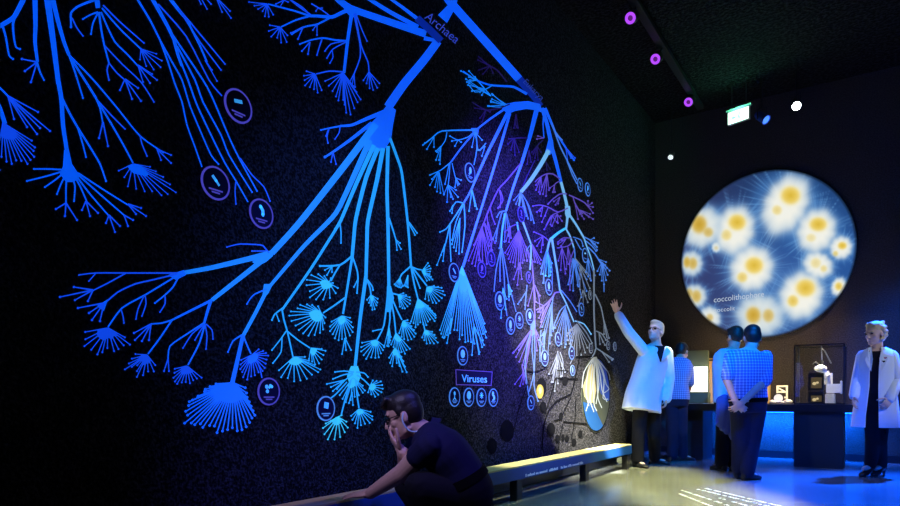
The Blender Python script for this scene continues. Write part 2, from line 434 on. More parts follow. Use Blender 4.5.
cluster('branch_mural', 'great blue branch fanning from the slanted trunk bar into wide left-reaching arms and brushes', 'wall mural', (250, 270), '''
S 9 10 438,41 424,60 404,84 388,107
S 5 3 424,38 438,41
G 388,104 396,110 393,125 391,140 384,150 376,152 366,150 362,140 370,124 380,114
S 5 2.4 384,112 366,119 352,125 340,126
S 2 1.5 341,126 330,128 321,130 o
S 1.3 1.2 329,129 327,137 328,143 o
S 1.2 1.2 328,130 326,136 o
S 1.3 1.2 340,127 339,133 335,139 o
S 4.5 2.2 372,123 350,140 333,152 325,157 o
D 1.1 333,152 331,162 336,164
S:m 8 6.5 376,124 345,165 300,222 272,253
G:m 264,253 274,249 273,256 266,262 258,266 252,262
S 1.7 1.4 269,253 265,248 261,245 240,244 227,247 o
S 1.6 1.4 268,251 252,251 o
S:m 6.5 4.5 268,254 240,261 210,268 182,273
S:m 6 4.5 268,256 240,278 212,300
G 168,275 184,270 186,275 176,280
S 1.8 1.4 178,273 128,273 95,273 79,275 o
S 1.3 1.3 96,273 89,281 o
S 1.8 1.5 126,273 108,283 92,291
D 1.4 93,290 74,287 60,297 75,300 88,301
S 1.8 1.8 177,274 152,280 135,284 118,292 105,303
G 108,299 104,311 97,306
D 1.4 104,303 78,308 89,313 92,320 100,321
S 1.9 1.8 178,275 160,286 145,295 122,308 108,327
F 1.35 13 108,328 85,332 84,340 82,346 90,350 100,358 104,350 110,349 117,354 120,346 131,346 126,338
S 1.4 1.4 121,309 123,316 124,323 o
S 1.5 1.4 144,296 138,309 136,319 o
S 1.5 1.4 145,295 146,304 142,316 o
S 2 1.6 179,276 173,287 165,295 155,303 o
S 1.7 1.5 165,296 165,304 160,312 o
S 3 2.2 212,300 192,310 172,320
S 1.9 1.6 172,320 162,323 151,324
D 1.3 151,324 134,333 135,340 142,341 149,340
S 2 1.8 172,320 160,338 148,354
F 1.3 13 147,355 135,354 129,361 124,370 137,366 136,378 142,377 148,373 154,373 156,366
S 3.6 2.6 211,300 207,313 204,324
S 2 1.5 204,323 187,334 170,346 168,360
D 1.2 168,359 164,371 169,371
S 1.6 1.3 203,325 192,334 183,348 o
S 1.6 1.3 204,325 199,333 195,340 o
S 2 1.8 205,324 199,344 188,365
F 1.3 12 187,366 174,369 173,376 175,385 184,384 191,384 195,381 202,378
S 1.6 1.3 205,324 207,336 206,349 o
S 1.6 1.3 206,324 212,330 213,339 o
S:m 6.5 3.6 370,140 340,206 328,222 304,246 270,286
G:m 264,284 273,284 268,294 262,298
S:m 4.2 4 268,288 256,312 243,336
S 4 5 243,335 238,358 232,384
S 2 1.4 242,335 233,341 228,352 o
S 2 1.6 243,335 247,345 251,354
B:fb 1.3 22 .5 252,355 259,349 270,354 268,361 265,372 257,374 248,380 242,377 240,368 241,360
S 1.4 1.4 257,361 260,369 262,378
S 1.9 1.3 267,289 255,294 250,299 247,304 o
B:bb 1.75 44 .55 233,383 214,384 204,390 196,398 184,404 182,412 183,420 186,427 203,428 216,433 228,433 240,432 252,425 256,417 251,405 247,396 246,388
''', stem='b', fanm='f', core=('f', .45), twig='f')
cluster('branch_mural', 'cyan-blue strands dropping from the great hub into spread brushes over the crouching man', 'wall mural', (370, 280), '''
S 5 3.4 374,145 357,182 341,220 335,230
S 3.2 2.6 336,229 310,270 282,310
S 1.5 1.3 340,224 341,232 341,243 o
S 2 1.6 283,308 275,314 272,320 o
S 1.3 1.2 276,313 279,321 o
S 2 1.8 282,309 284,320 287,330
S 1.5 1.3 287,330 280,340 272,350 o
S 1.4 1.3 282,337 281,352 273,363 o
S 1.8 1.6 287,330 290,343 293,357
B 1.2 15 .45 294,357 277,372 281,379 287,380 299,383 308,381 316,374 324,372 312,362 305,357
S 1.7 1.5 287,331 298,340 310,348
F 1.1 9 311,348 309,359 316,367 320,364 325,355 326,350 322,349
S 5 3.6 378,148 366,178 356,218 354,236 352,258
S 2.4 1.8 352,256 340,265 320,266 o
D 1.1 332,266 325,270 327,275 332,272
S 1.9 1.7 340,265 335,273 331,281
B 1.2 18 .5 329,283 331,278 314,272 303,281 308,290 307,298 314,300 327,300 334,295 339,292 339,289 333,283
S 1.9 1.5 353,258 357,270 358,278 357,293 o
S 1.4 1.3 358,279 354,287 o
S 2.8 2.2 352,258 347,290 343,314
S 2 1.7 346,297 335,305 323,313
B 1.2 22 .5 321,313 318,306 303,303 292,309 286,314 288,318 295,331 306,337 316,337 322,334 324,328 326,318
B 1.2 17 .45 342,316 331,322 329,330 334,340 339,344 347,338 353,334 353,326 351,318
D 1.1 345,338 342,354 346,350 351,350
S 5 3.6 383,148 377,180 368,220 367,240 366,276
S 4 3.4 366,276 360,320 355,368
S 1.8 1.5 366,278 372,286 373,290 o
S 1.8 1.6 367,280 370,288 371,295
F 1.1 9 371,295 367,300 370,305 373,311 377,307 378,299
G:k 351,366 358,366 361,376 357,386 350,386 347,376
S 1.6 1.3 354,372 344,371 335,372 o
S 1.6 1.3 353,373 343,375 333,379 o
S 1.6 1.3 356,372 364,373 368,377 o
D 1.1 345,380 327,384 331,387 333,391 337,389
S 1.6 1.3 353,374 345,380 
F 1.2 10 353,378 339,396 344,403 350,402 355,399 362,394 366,393 363,386
D 1 352,392 349,403 353,405
S 1.6 1.4 357,375 364,380 370,386
F 1.1 11 370,386 368,393 374,397 379,396 384,390 384,386 381,381 373,380
S 1.7 1.6 351,380 345,400 341,416
B:kk 1.2 15 .5 338,417 342,415 321,426 323,434 325,439 334,441 342,437 349,430 347,422
S 1.7 1.6 356,380 357,395 359,408
B 1.1 13 .45 359,409 351,416 352,421 358,429 363,426 368,424 374,421 371,412
S 1.5 1.5 347,382 336,394 331,398
S 4 3.4 388,146 387,190 388,225 389,292
S 2 1.5 389,218 393,230 396,240
D 1 396,240 397,250 401,249 400,243
G 387,286 391,286 394,298 391,312 386,312
S 2 1.6 388,292 384,325 377,340
B 1.1 14 .45 376,340 361,343 360,351 366,359 372,359 378,360 383,352 384,346
S 1.4 1.3 383,329 377,330 373,331 o
S 1.8 1.5 389,295 390,318 388,332
F 1 7 389,327 384,348 388,348 391,338
S 1.8 1.5 390,295 394,316 396,336
F 1.1 9 396,333 391,345 398,352 405,355 410,349
F 1.1 12 395,348 389,358 391,367 398,364 403,373 407,373 404,362 400,353
S 1.8 1.5 391,296 397,310 402,320
B 1.1 14 .45 403,321 399,334 404,340 411,341 415,338 416,334 413,328 408,320
S 1.9 1.6 390,293 395,294 399,295
B 1 11 .45 398,295 404,293 411,298 411,304 405,311 400,307
S 3 2.4 390,138 398,160 402,174 408,225 411,266
S 1.6 1.3 408,222 413,231 415,235 o
S 1.3 1.3 409,222 417,233 o
S 2 1.6 411,266 402,274 400,278
F 1 7 400,278 394,285 399,288 403,287
F 1 5 408,275 404,286 408,288
S 1.7 1.3 411,266 416,278 420,288 o
S 2 1.7 411,266 414,283 418,299
B 1.2 20 .5 418,299 411,322 416,328 420,324 427,327 431,322 437,321 438,318 428,306
S 1.6 1.5 423,322 424,326 425,331
B 1 12 .5 425,330 422,338 426,344 434,345 438,343 437,338 433,332
S 1.9 1.6 412,267 420,277 427,286
B 1 14 .45 427,287 425,300 432,303 438,305 443,300 446,295 443,288 434,286
S 1.7 1.5 412,267 417,269 422,270
F 1.1 10 422,271 428,263 431,269 430,274 433,280 427,281
''', stem='c', fanm='c', core=('k', .42), twig='c')
cluster('trunk_mural', 'straight blue trunk bars meeting at a corner above the dark label bands', 'wall mural', (480, 50), '''
S 9 9 446,-4 452,4 486,42 519,79
G 444,-6 460,-6 453,12 447,23 438,15 448,5
S:n 8 8 417,18 430,30 441,41
S:n 9 6 519,79 530,92 541,106
''', stem='b')
cluster('branch_mural', 'fine blue branch with comb-like tips and a dense tasselled cone above the framed word', 'wall mural', (465, 220), '''
G 540,104 543,113 536,110 526,109 515,111 508,114 502,109 505,104 515,102 528,101
S 3.2 2.2 506,108 490,119 476,130
G 471,128 479,128 478,134 474,136
S 2.2 1.6 475,130 442,131 432,138 423,145 o
D .9 434,137 427,149 434,147 425,143
S 1.3 1.2 447,132 445,141 437,152 o
D .9 441,146 440,164 436,160 439,160 436,151
S 1.5 1.3 474,132 468,137 458,140 450,136 o
D .9 458,140 455,146 461,142 452,141
D .9 475,132 472,147 478,150 482,140
S 1.4 1.3 476,133 477,148 474,165
S 2.4 2.2 474,133 462,147 451,162
S 1.5 1.3 451,162 441,170 430,175 o
D .9 438,172 430,185 435,187 432,179
F 1 5 439,172 437,192 444,195
S 1.2 1.2 449,164 447,175 445,184 o
S 1.2 1.2 450,163 449,178 448,186
D .9 448,185 444,194 447,202 451,197 453,199 458,197 456,190
S 1.2 1.2 452,163 455,176 458,186
D .9 456,178 455,187 459,184 461,180
D 1 491,96 469,71 475,77 466,79 469,83
S 3.6 1.6 527,94 514,87 502,86 490,85 476,80 463,71
D 1 477,80 461,71 469,77 467,82 470,80
S 1.6 1.2 493,85 484,90 475,92 469,85
D .9 485,89 468,85 472,91 482,95 480,92
D .9 505,105 493,95 492,99 491,102 489,106
S 1.2 1.1 507,105 498,99 492,94 o
S 1.2 1.1 507,106 497,103 491,101 o
S 1.2 1.1 506,107 496,107 488,106 o
S 4.8 2.8 508,112 500,128 486,156 472,188
S 2.8 2.4 472,188 468,196 463,204
S 3.6 3 510,113 497,158 483,203
S 3 3.6 483,203 472,238 463,267
S 1.4 1.3 486,143 481,149 479,150 o
D .9 485,146 480,150 482,156
S:c 1.7 1.4 463,203 456,202 451,210
D:c .9 453,205 450,211 452,213
S:c 2 1.8 463,204 456,215 450,224
S:c 1.7 1.4 450,224 446,229 440,232 o
S:c 1.7 1.5 450,224 446,242 443,252
D:c 1 445,244 437,265 443,261 441,255
S:c 1.6 1.4 450,224 450,240 451,262
S:c 1.7 1.4 464,204 465,225 462,252 o
F:c 1.1 8 460,218 451,247 455,252 459,254
S:c 1.2 1.2 463,206 456,222 452,240 o
D:c 1 472,190 469,211 475,206 477,209
B:ck 1.15 34 .16 462,266 440,330 443,340 449,333 455,336 462,344 470,350 477,354 483,350 486,342 487,330
D:c 1 452,318 447,343 444,338 450,330
D:c 1 474,326 472,355 479,354 484,345
''', stem='b', fanm='m', core=('c', .4), twig='m', fw=.85, sw=.82, thin=.62)
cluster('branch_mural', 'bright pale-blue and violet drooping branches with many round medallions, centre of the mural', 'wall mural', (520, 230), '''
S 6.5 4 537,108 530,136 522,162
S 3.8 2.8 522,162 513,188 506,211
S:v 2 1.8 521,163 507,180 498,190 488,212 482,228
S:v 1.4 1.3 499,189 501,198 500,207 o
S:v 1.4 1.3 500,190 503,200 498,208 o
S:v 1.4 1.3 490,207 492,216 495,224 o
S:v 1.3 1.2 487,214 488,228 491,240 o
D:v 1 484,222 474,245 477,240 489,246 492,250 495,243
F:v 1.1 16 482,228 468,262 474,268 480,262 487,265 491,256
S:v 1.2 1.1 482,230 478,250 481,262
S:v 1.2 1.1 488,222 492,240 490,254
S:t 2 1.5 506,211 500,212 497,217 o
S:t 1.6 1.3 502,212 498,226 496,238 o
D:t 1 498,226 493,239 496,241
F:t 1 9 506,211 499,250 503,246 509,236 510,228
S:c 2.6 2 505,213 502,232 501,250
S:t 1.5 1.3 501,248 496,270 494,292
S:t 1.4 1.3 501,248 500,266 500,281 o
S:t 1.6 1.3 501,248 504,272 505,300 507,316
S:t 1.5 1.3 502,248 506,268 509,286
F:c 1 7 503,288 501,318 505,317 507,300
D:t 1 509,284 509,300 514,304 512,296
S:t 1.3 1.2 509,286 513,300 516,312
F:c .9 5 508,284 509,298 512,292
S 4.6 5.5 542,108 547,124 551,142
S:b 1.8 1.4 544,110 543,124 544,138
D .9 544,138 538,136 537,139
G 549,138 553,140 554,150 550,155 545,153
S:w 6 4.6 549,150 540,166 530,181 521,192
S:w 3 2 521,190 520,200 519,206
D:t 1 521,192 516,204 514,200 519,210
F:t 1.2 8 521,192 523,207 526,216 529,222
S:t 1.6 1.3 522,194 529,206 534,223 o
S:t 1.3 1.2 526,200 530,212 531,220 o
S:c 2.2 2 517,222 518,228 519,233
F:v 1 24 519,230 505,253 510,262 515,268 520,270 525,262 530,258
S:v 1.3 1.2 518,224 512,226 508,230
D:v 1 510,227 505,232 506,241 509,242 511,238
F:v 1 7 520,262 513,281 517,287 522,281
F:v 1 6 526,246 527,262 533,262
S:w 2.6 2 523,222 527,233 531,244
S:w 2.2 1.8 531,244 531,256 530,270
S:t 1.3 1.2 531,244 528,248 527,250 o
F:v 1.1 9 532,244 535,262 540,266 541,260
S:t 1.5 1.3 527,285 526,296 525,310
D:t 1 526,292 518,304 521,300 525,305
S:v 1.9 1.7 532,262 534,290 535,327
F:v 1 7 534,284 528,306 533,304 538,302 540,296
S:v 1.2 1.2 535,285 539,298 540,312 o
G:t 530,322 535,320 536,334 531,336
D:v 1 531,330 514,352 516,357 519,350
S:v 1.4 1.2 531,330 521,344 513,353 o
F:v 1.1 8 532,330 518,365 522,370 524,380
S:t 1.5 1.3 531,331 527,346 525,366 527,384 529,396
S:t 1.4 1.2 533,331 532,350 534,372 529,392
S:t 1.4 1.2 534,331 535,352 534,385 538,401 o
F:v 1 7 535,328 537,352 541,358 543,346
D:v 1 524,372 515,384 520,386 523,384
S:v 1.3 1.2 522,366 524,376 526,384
S:v 1.8 1.6 536,310 544,306 551,299 555,293
D:v 1 544,306 536,302 538,312 539,318 541,322
S:v 1.3 1.2 550,302 545,314 540,328
''', stem='b', fanm='v', core=('c', .4), fw=.85, sw=.82, thin=.55)
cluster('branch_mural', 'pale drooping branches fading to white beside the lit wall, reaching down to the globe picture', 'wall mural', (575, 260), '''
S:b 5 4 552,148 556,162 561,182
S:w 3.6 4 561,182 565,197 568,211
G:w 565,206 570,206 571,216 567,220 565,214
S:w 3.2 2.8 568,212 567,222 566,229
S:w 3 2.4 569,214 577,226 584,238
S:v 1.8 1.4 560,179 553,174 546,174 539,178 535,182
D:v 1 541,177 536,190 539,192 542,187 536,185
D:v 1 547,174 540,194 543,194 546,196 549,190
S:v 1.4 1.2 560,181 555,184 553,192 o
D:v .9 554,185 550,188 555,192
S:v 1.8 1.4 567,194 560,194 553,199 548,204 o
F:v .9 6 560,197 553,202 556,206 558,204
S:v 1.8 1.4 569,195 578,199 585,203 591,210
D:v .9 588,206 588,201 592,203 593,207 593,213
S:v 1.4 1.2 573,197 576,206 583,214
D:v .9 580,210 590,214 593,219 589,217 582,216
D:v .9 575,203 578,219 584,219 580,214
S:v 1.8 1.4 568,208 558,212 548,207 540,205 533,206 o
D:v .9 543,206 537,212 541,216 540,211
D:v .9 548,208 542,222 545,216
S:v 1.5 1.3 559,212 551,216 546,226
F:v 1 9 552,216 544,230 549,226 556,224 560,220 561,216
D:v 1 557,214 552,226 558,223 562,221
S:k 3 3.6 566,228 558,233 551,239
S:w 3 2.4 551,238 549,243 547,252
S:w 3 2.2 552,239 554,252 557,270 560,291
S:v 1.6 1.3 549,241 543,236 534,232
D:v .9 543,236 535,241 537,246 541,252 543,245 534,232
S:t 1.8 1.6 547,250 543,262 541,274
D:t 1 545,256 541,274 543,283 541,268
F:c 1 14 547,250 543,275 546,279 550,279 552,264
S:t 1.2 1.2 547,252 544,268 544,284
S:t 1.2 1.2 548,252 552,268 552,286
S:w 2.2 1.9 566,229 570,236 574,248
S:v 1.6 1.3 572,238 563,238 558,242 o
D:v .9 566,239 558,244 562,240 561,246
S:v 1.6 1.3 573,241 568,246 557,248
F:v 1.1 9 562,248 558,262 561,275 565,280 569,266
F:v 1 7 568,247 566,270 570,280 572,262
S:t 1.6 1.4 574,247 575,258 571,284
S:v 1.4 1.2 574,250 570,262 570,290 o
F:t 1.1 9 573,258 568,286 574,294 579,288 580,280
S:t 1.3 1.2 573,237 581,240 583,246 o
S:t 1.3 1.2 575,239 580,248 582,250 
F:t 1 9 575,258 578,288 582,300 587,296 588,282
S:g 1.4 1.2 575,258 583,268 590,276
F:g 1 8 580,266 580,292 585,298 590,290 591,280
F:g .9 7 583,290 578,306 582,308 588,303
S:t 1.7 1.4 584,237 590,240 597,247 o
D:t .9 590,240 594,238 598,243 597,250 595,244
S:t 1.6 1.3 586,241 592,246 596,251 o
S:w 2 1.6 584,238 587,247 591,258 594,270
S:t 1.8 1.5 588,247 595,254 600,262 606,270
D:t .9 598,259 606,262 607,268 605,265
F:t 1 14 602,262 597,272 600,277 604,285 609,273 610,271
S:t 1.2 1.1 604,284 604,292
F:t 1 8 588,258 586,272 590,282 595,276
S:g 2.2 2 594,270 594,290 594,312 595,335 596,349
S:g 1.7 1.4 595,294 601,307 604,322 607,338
D:g .9 604,320 604,334 609,338 608,342
S:g 1.5 1.3 596,331 602,334 606,340 o
D:g .9 599,333 600,344 603,342 605,345
S:g 1.6 1.3 596,348 604,353 613,359 o
D:g .9 602,352 609,362 612,360
S:g 1.8 1.5 596,348 594,354 591,358
S:t 1.6 1.3 561,290 570,301 577,312
S:w 2 1.6 560,291 566,303 574,322
S:v 2 1.7 560,292 555,293 552,300
S:v 1.5 1.3 552,298 545,310 541,320
S:t 1.5 1.4 553,296 552,310 553,330
F:t .9 15 552,302 541,330 543,348 548,356 553,330
D:t 1 545,330 540,350 539,340 542,358 544,362
S:t 1.4 1.3 541,330 540,345 540,362
S:t 1.5 1.4 566,305 560,311 555,323
F:t .9 15 565,308 555,328 558,345 564,352 570,336
S:t 1.3 1.3 555,322 553,332
S:t 1.4 1.3 565,306 568,325 571,346
F:t 1 8 566,310 566,348 571,350 574,336
S:w 1.7 1.4 575,321 584,324 591,334 o
S:g 1.5 1.3 577,321 586,332 592,343 o
F:g 1.1 20 577,324 567,336 570,350 577,358 586,354 591,346
D:g 1 577,324 570,330 568,333 572,330
S:g 1.3 1.2 558,351 556,362 552,374
D:g 1 558,353 549,374 553,382 557,368 562,366 565,372
F:g .9 8 558,356 551,384 555,392 561,378
S:g 1.2 1.1 574,356 570,364
S:g 1.3 1.2 560,352 563,362 562,376 o
''', stem='w', fanm='t', core=('t', .4), fw=.82, sw=.84, thin=.55)
cluster('branch_mural', 'thin blue side branch at the dark end of the mural, ending in two small medallions', 'wall mural', (570, 150), '''
S 3.4 2 545,108 551,122 556,134
S 2.2 1.6 556,133 566,148 574,160 o
D 1 566,148 568,163 571,158 575,158
S 1.4 1.2 556,133 562,140 o
S 1.6 1.3 552,124 560,146 570,166 577,180
S 1.3 1.2 566,158 572,174 577,184
''', stem='b')
cluster('branch_mural', 'dim dark violet twigs behind the bright branches, high on the mural', 'wall mural', (500, 100), '''
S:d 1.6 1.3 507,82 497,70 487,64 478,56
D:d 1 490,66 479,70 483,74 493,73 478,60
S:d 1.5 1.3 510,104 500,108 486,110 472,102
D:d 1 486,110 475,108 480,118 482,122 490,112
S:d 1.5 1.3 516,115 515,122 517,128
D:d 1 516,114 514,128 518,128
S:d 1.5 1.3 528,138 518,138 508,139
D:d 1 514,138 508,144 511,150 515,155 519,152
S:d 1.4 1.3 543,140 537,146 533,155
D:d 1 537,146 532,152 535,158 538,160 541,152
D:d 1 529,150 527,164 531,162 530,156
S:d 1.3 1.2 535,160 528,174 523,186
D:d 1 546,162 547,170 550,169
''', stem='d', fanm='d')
cluster('diagram_mural', 'black line diagram with dots painted on the lit wall around the globe picture', 'wall mural', (560, 420), '''
S:x 1.6 1.8 542,450 543.5,428 548,412 557,401 571,394
S:x 1.4 1.4 571,394 575,380 579,360 581,348
S:x 1.2 1.2 556,378 551,395 545,414
S:x 1.5 1.5 556,378 566,378.5 578,379
S:x 1.3 1.3 557,370.5 568,371
S:x 1.7 1.7 576,356.5 592,356.5
S:x 1.3 1.3 563,421.5 581,423.3 603,425
S:x 1 1 571,397 566,407 561,418
S:x 1.1 1.1 562,419 554,420.5
S:x 1 1 563,424 560,438 558,450
S:x 1 1 576,398 575,420 571,440
S:x .9 .9 529,380 520,405 514,430
S:x .9 .9 545,368 535,372 527,371
O:x 551,429.5 4.2 7
O:x 543,407 3.4 5.6
O:x 561,416.5 2 4
O:x 565,381 2.8 4.2
O:x 541.5,387 5 9
O:x 557.5,438.5 2.4 4
O:x 563,437.5 1.8 3.4
O:x 567,438.5 2 3.4
O:x 574,442 2.4 3.6
O:x 580.5,434 2.2 3.6
O:x 507,431 7 11
O:x 492,446 5 8
''', stem='x')
# ---------------------------------------------------------------- words
def wall_text(txt, p0, p1, height, m, parent, name='lettering', up=None, bold=0.0):
    """letters between pixel p0 and p1 along the baseline; height in pixels"""
    vs, fs = text_geo(txt, bold=bold); w = max(v[0] for v in vs); hh = max(v[1] for v in vs)
    d = ((p1[0]-p0[0])/w, (p1[1]-p0[1])/w)
    l = math.hypot(*d); u = up or (d[1]/l, -d[0]/l)
    k = height/hh; off = bump_off()+.0022
    g = G(); g.add([W(p0[0]+d[0]*x+u[0]*k*y, p0[1]+d[1]*x+u[1]*k*y, off) for x, y in vs], fs)
    return g.build(name, m, parent, shade=False)
paint('letter_dim', (.3, .35, .8), (.02, .04, .35), 1.0)
paint('letter_faint', (.2, .25, .6), (.015, .03, .20), 1.0)
paint('letter_cyan', (.35, .75, .95), (.03, .30, .85), .8)
t = thing('name_lettering', W(440, 28), 'blue word Archaea running along the trunk bar at the top of the mural', 'lettering')
wall_text('Archaea', (424, 18), (455.5, 44), 8.6, 'letter_dim', t)
t = thing('name_lettering', W(533, 88), 'faint blue word Eukarya beside the lower end of the slanted trunk bar', 'lettering')
wall_text('Eukarya', (522.5, 82), (541, 101), 5.6, 'letter_faint', t)
# ---------------------------------------------------------------- framed word above the four medallions
mat('plate_navy', (.012, .010, .05), .7, spec=.1)
def frame_quad(g, q, w, off):
    """outline of a pixel quadrilateral"""
    c = (sum(p[0] for p in q)/4, sum(p[1] for p in q)/4)
    i = [(p[0]+(w if p[0] < c[0] else -w), p[1]+(w if p[1] < c[1] else -w)) for p in q]
    slab(g, [[q[k], q[(k+1) % 4], i[(k+1) % 4], i[k]] for k in range(4)], off)
t = thing('name_plate', W(474, 378), 'rectangular plate with the word Viruses above a row of four medallions', 'sign')
Q = [(455.5, 369.3), (492.6, 371.6), (491.5, 385.8), (456, 385)]
g = G(); slab(g, [Q], .004); g.build('plate', 'plate_navy', t, shade=False)
g = G(); frame_quad(g, Q, .7, .0052); g.build('border', 'paint_violet', t, shade=False)
OFF[0] = .0085
wall_text('Viruses', (461.8, 381.8), (487, 382.6), 7.2, 'letter_cyan', t, up=(.0, -1), bold=.012)
OFF[0] = .0075
# ---------------------------------------------------------------- medallions
def medallion(cx, cy, ry, icon, label, ring='paint_twig', pic='letter_cyan', group=None, plate='plate_navy', base=.0085):
    c = W(cx, cy, 0); R = ry/FPX*depth(c)
    m = thing('medallion', c, label, 'medallion', group)
    ey, ez = Vector((0, 1, 0)), UP
    def at(u, v, off): return Vector((WX+off, c.y+u*R, c.z+v*R))
    n = 28
    g = G(); o0 = [at(math.cos(2*math.pi*i/n), math.sin(2*math.pi*i/n), base) for i in range(n)]
    ob = [Vector((WX+.001, p.y, p.z)) for p in o0]; g.rings([ob, o0]); g.build('plate', plate, m, shade=False)
    rw = max(.055, min(.1, .55/ry))
    g = G(); ri = [at((1-rw*1.6)*math.cos(2*math.pi*i/n), (1-rw*1.6)*math.sin(2*math.pi*i/n), base+.002) for i in range(n)]
    ro = [at(1.03*math.cos(2*math.pi*i/n), 1.03*math.sin(2*math.pi*i/n), base+.002) for i in range(n)]
    rb = [Vector((WX+base-.004, p.y, p.z)) for p in ro]
    g.rings([rb, ro, ri], cap=False); g.build('ring', ring, m, shade=False)
    g = G(); o = base+.0015
    def poly(ps): g.add([at(u, v, o) for u, v in ps], [tuple(range(len(ps)))])
    def bar(u0, v0, u1, v1, w):
        d = Vector((u1-u0, v1-v0)); d.normalize(); px, py = -d.y*w, d.x*w
        poly([(u0+px, v0+py), (u1+px, v1+py), (u1-px, v1-py), (u0-px, v0-py)])
    def circ(u, v, r, r2=None): poly([(u+r*math.cos(i*.5236), v+(r2 or r)*math.sin(i*.5236)) for i in range(12)])
    if icon == 'rod': bar(-.32, .22, .28, .34, .11)
    elif icon == 'slant': bar(-.25, .42, .05, .12, .10); bar(.0, .18, .25, -.1, .08)
    elif icon == 'bean': bar(-.12, .5, .1, .25, .13); bar(.1, .3, .12, -.05, .13); circ(-.1, .48, .13); circ(.1, -.05, .13)
    elif icon == 'square': poly([(-.26, .06), (.24, -.04), (.32, .46), (-.18, .56)])
    elif icon == 'dots': circ(-.22, .35, .16); circ(-.16, .02, .15); circ(.12, .42, .14); circ(.26, .36, .12); circ(.02, .3, .1)
    elif icon == 'blob': circ(0, .2, .42, .46)
    elif icon == 'oval': circ(-.05, .15, .33, .5)
    elif icon == 'star':
        for k in range(4): bar(.38*math.cos(k*.785), .22+.38*math.sin(k*.785), -.38*math.cos(k*.785), .22-.38*math.sin(k*.785), .05)
        circ(0, .22, .17)
    elif icon == 'phage': poly([(-.05, .62), (.15, .5), (.15, .25), (-.05, .15), (-.2, .3), (-.2, .5)]); bar(-.02, .2, -.02, -.1, .06); bar(-.02, -.08, -.3, -.3, .05); bar(-.02, -.08, .25, -.3, .05)
    elif icon == 'twin': circ(-.12, .42, .22, .3); circ(.14, -.02, .22, .3); circ(-.12, -.3, .12)
    elif icon == 'comma': circ(.05, .25, .26, .36); bar(.05, .1, -.2, -.25, .1)
    elif icon == 'curl': bar(-.2, .5, .1, .3, .1); bar(.1, .3, -.05, .0, .1); bar(-.05, .0, .2, -.2, .1)
    g.build('picture', pic, m, shade=False)
    g = G()
    bar(-.5, -.42, .5, -.42, .05)
    if ry > 8: bar(-.3, -.58, .3, -.58, .05)
    g.build('caption', ring, m, shade=False)
    return m
MD = [
 (237.5, 106.5, 16.2, 'rod', 'topmost round medallion at the end of the thin blue strands, rod-shaped picture'),
 (214.7, 183.5, 16.2, 'slant', 'round medallion with a slanted squiggle, left of the pair below the thin strands'),
 (260.5, 214, 14.4, 'bean', 'round medallion with a bean-shaped cell, lowest below the thin strands'),
 (268, 391.5, 13.5, 'dots', 'round medallion with clustered dots beside the widest blue brush'),
 (325, 408.5, 12.2, 'square', 'round medallion with a tilted square beside the brush left of the crouching man'),
 (461.8, 355.8, 9.4, 'blob', 'round medallion with a bright round cell just above the framed word'),
 (453.8, 397, 9.5, 'phage', 'leftmost of the four medallions in a row under the framed word'),
 (468, 397.2, 9.3, 'blob', 'second from left of the four medallions under the framed word, round blob'),
 (480.6, 397.4, 9.1, 'star', 'third from left of the four medallions under the framed word, spiky star'),
 (492.6, 397.6, 8.9, 'twin', 'rightmost of the four medallions in a row under the framed word'),
 (469.2, 172.8, 9.3, 'comma', 'small medallion hanging among the comb-like twigs, high on the mural'),
 (453.3, 272.6, 9.2, 'slant', 'medallion with a slanted rod, just left of the dense cyan tassel cone'),
 (481, 269.8, 7.8, 'comma', 'dim medallion with a pale drop, below the violet brush'),
 (490.5, 258.8, 7.6, 'curl', 'dim medallion with a curl, right above the pale drop one under the violet brush'),
 (499, 301, 9.2, 'blob', 'bright medallion with a blob, left end of the group of four bright medallions'),
 (509.8, 325.8, 8.7, 'oval', 'lowest of the group of four bright medallions'),
 (518.6, 320.6, 8.2, 'star', 'bright medallion with a small star, between its lowest neighbour and the right one'),
 (529, 317, 8, 'blob', 'bright medallion at the right end of the group of four'),
 (520.5, 214.5, 7.6, 'curl', 'dark violet medallion under the fork of the thick white branch'),
 (528, 277.5, 5.8, 'comma', 'small dark medallion hanging on the pale strand right of the violet tassel'),
 (548.2, 287.2, 8, 'oval', 'medallion with a swirl below the short cyan tassel in the middle of the mural'),
 (557.5, 339.2, 7, 'slant', 'medallion on the pale blue fan above the black line diagram'),
 (544, 358.2, 8, 'blob', 'medallion with a bright cell left of the black line diagram'),
 (571, 353, 6.6, 'rod', 'narrow medallion between the pale fan and the white fan'),
 (572, 370.6, 5.4, 'oval', 'small medallion with a white cell left of the globe picture'),
 (590.3, 348.4, 5, 'curl', 'small grey medallion above the globe picture'),
 (580.7, 309.5, 6.6, 'slant', 'medallion on its own strand against the bare dark wall'),
 (584.5, 255.5, 7.2, 'rod', 'blue medallion among the pale twigs at the upper right of the mural'),
 (579.5, 185, 6.6, 'slant', 'left one of the two small medallions at the dark end of the mural'),
 (587, 189.6, 6.6, 'comma', 'right one of the two small medallions at the dark end of the mural'),
 (530.2, 402.8, 7.2, 'slant', 'lowest medallion, hanging on the long violet strands'),
 (589.5, 295, 4.6, 'blob', 'tiny medallion on the long pale strand nearest the raised pointing hand'),
 (607.5, 345.5, 4.6, 'star', 'left of the two tiny grey medallions near the pointing man'),
 (614.3, 346.5, 4.4, 'comma', 'right of the two tiny grey medallions near the pointing man'),
]
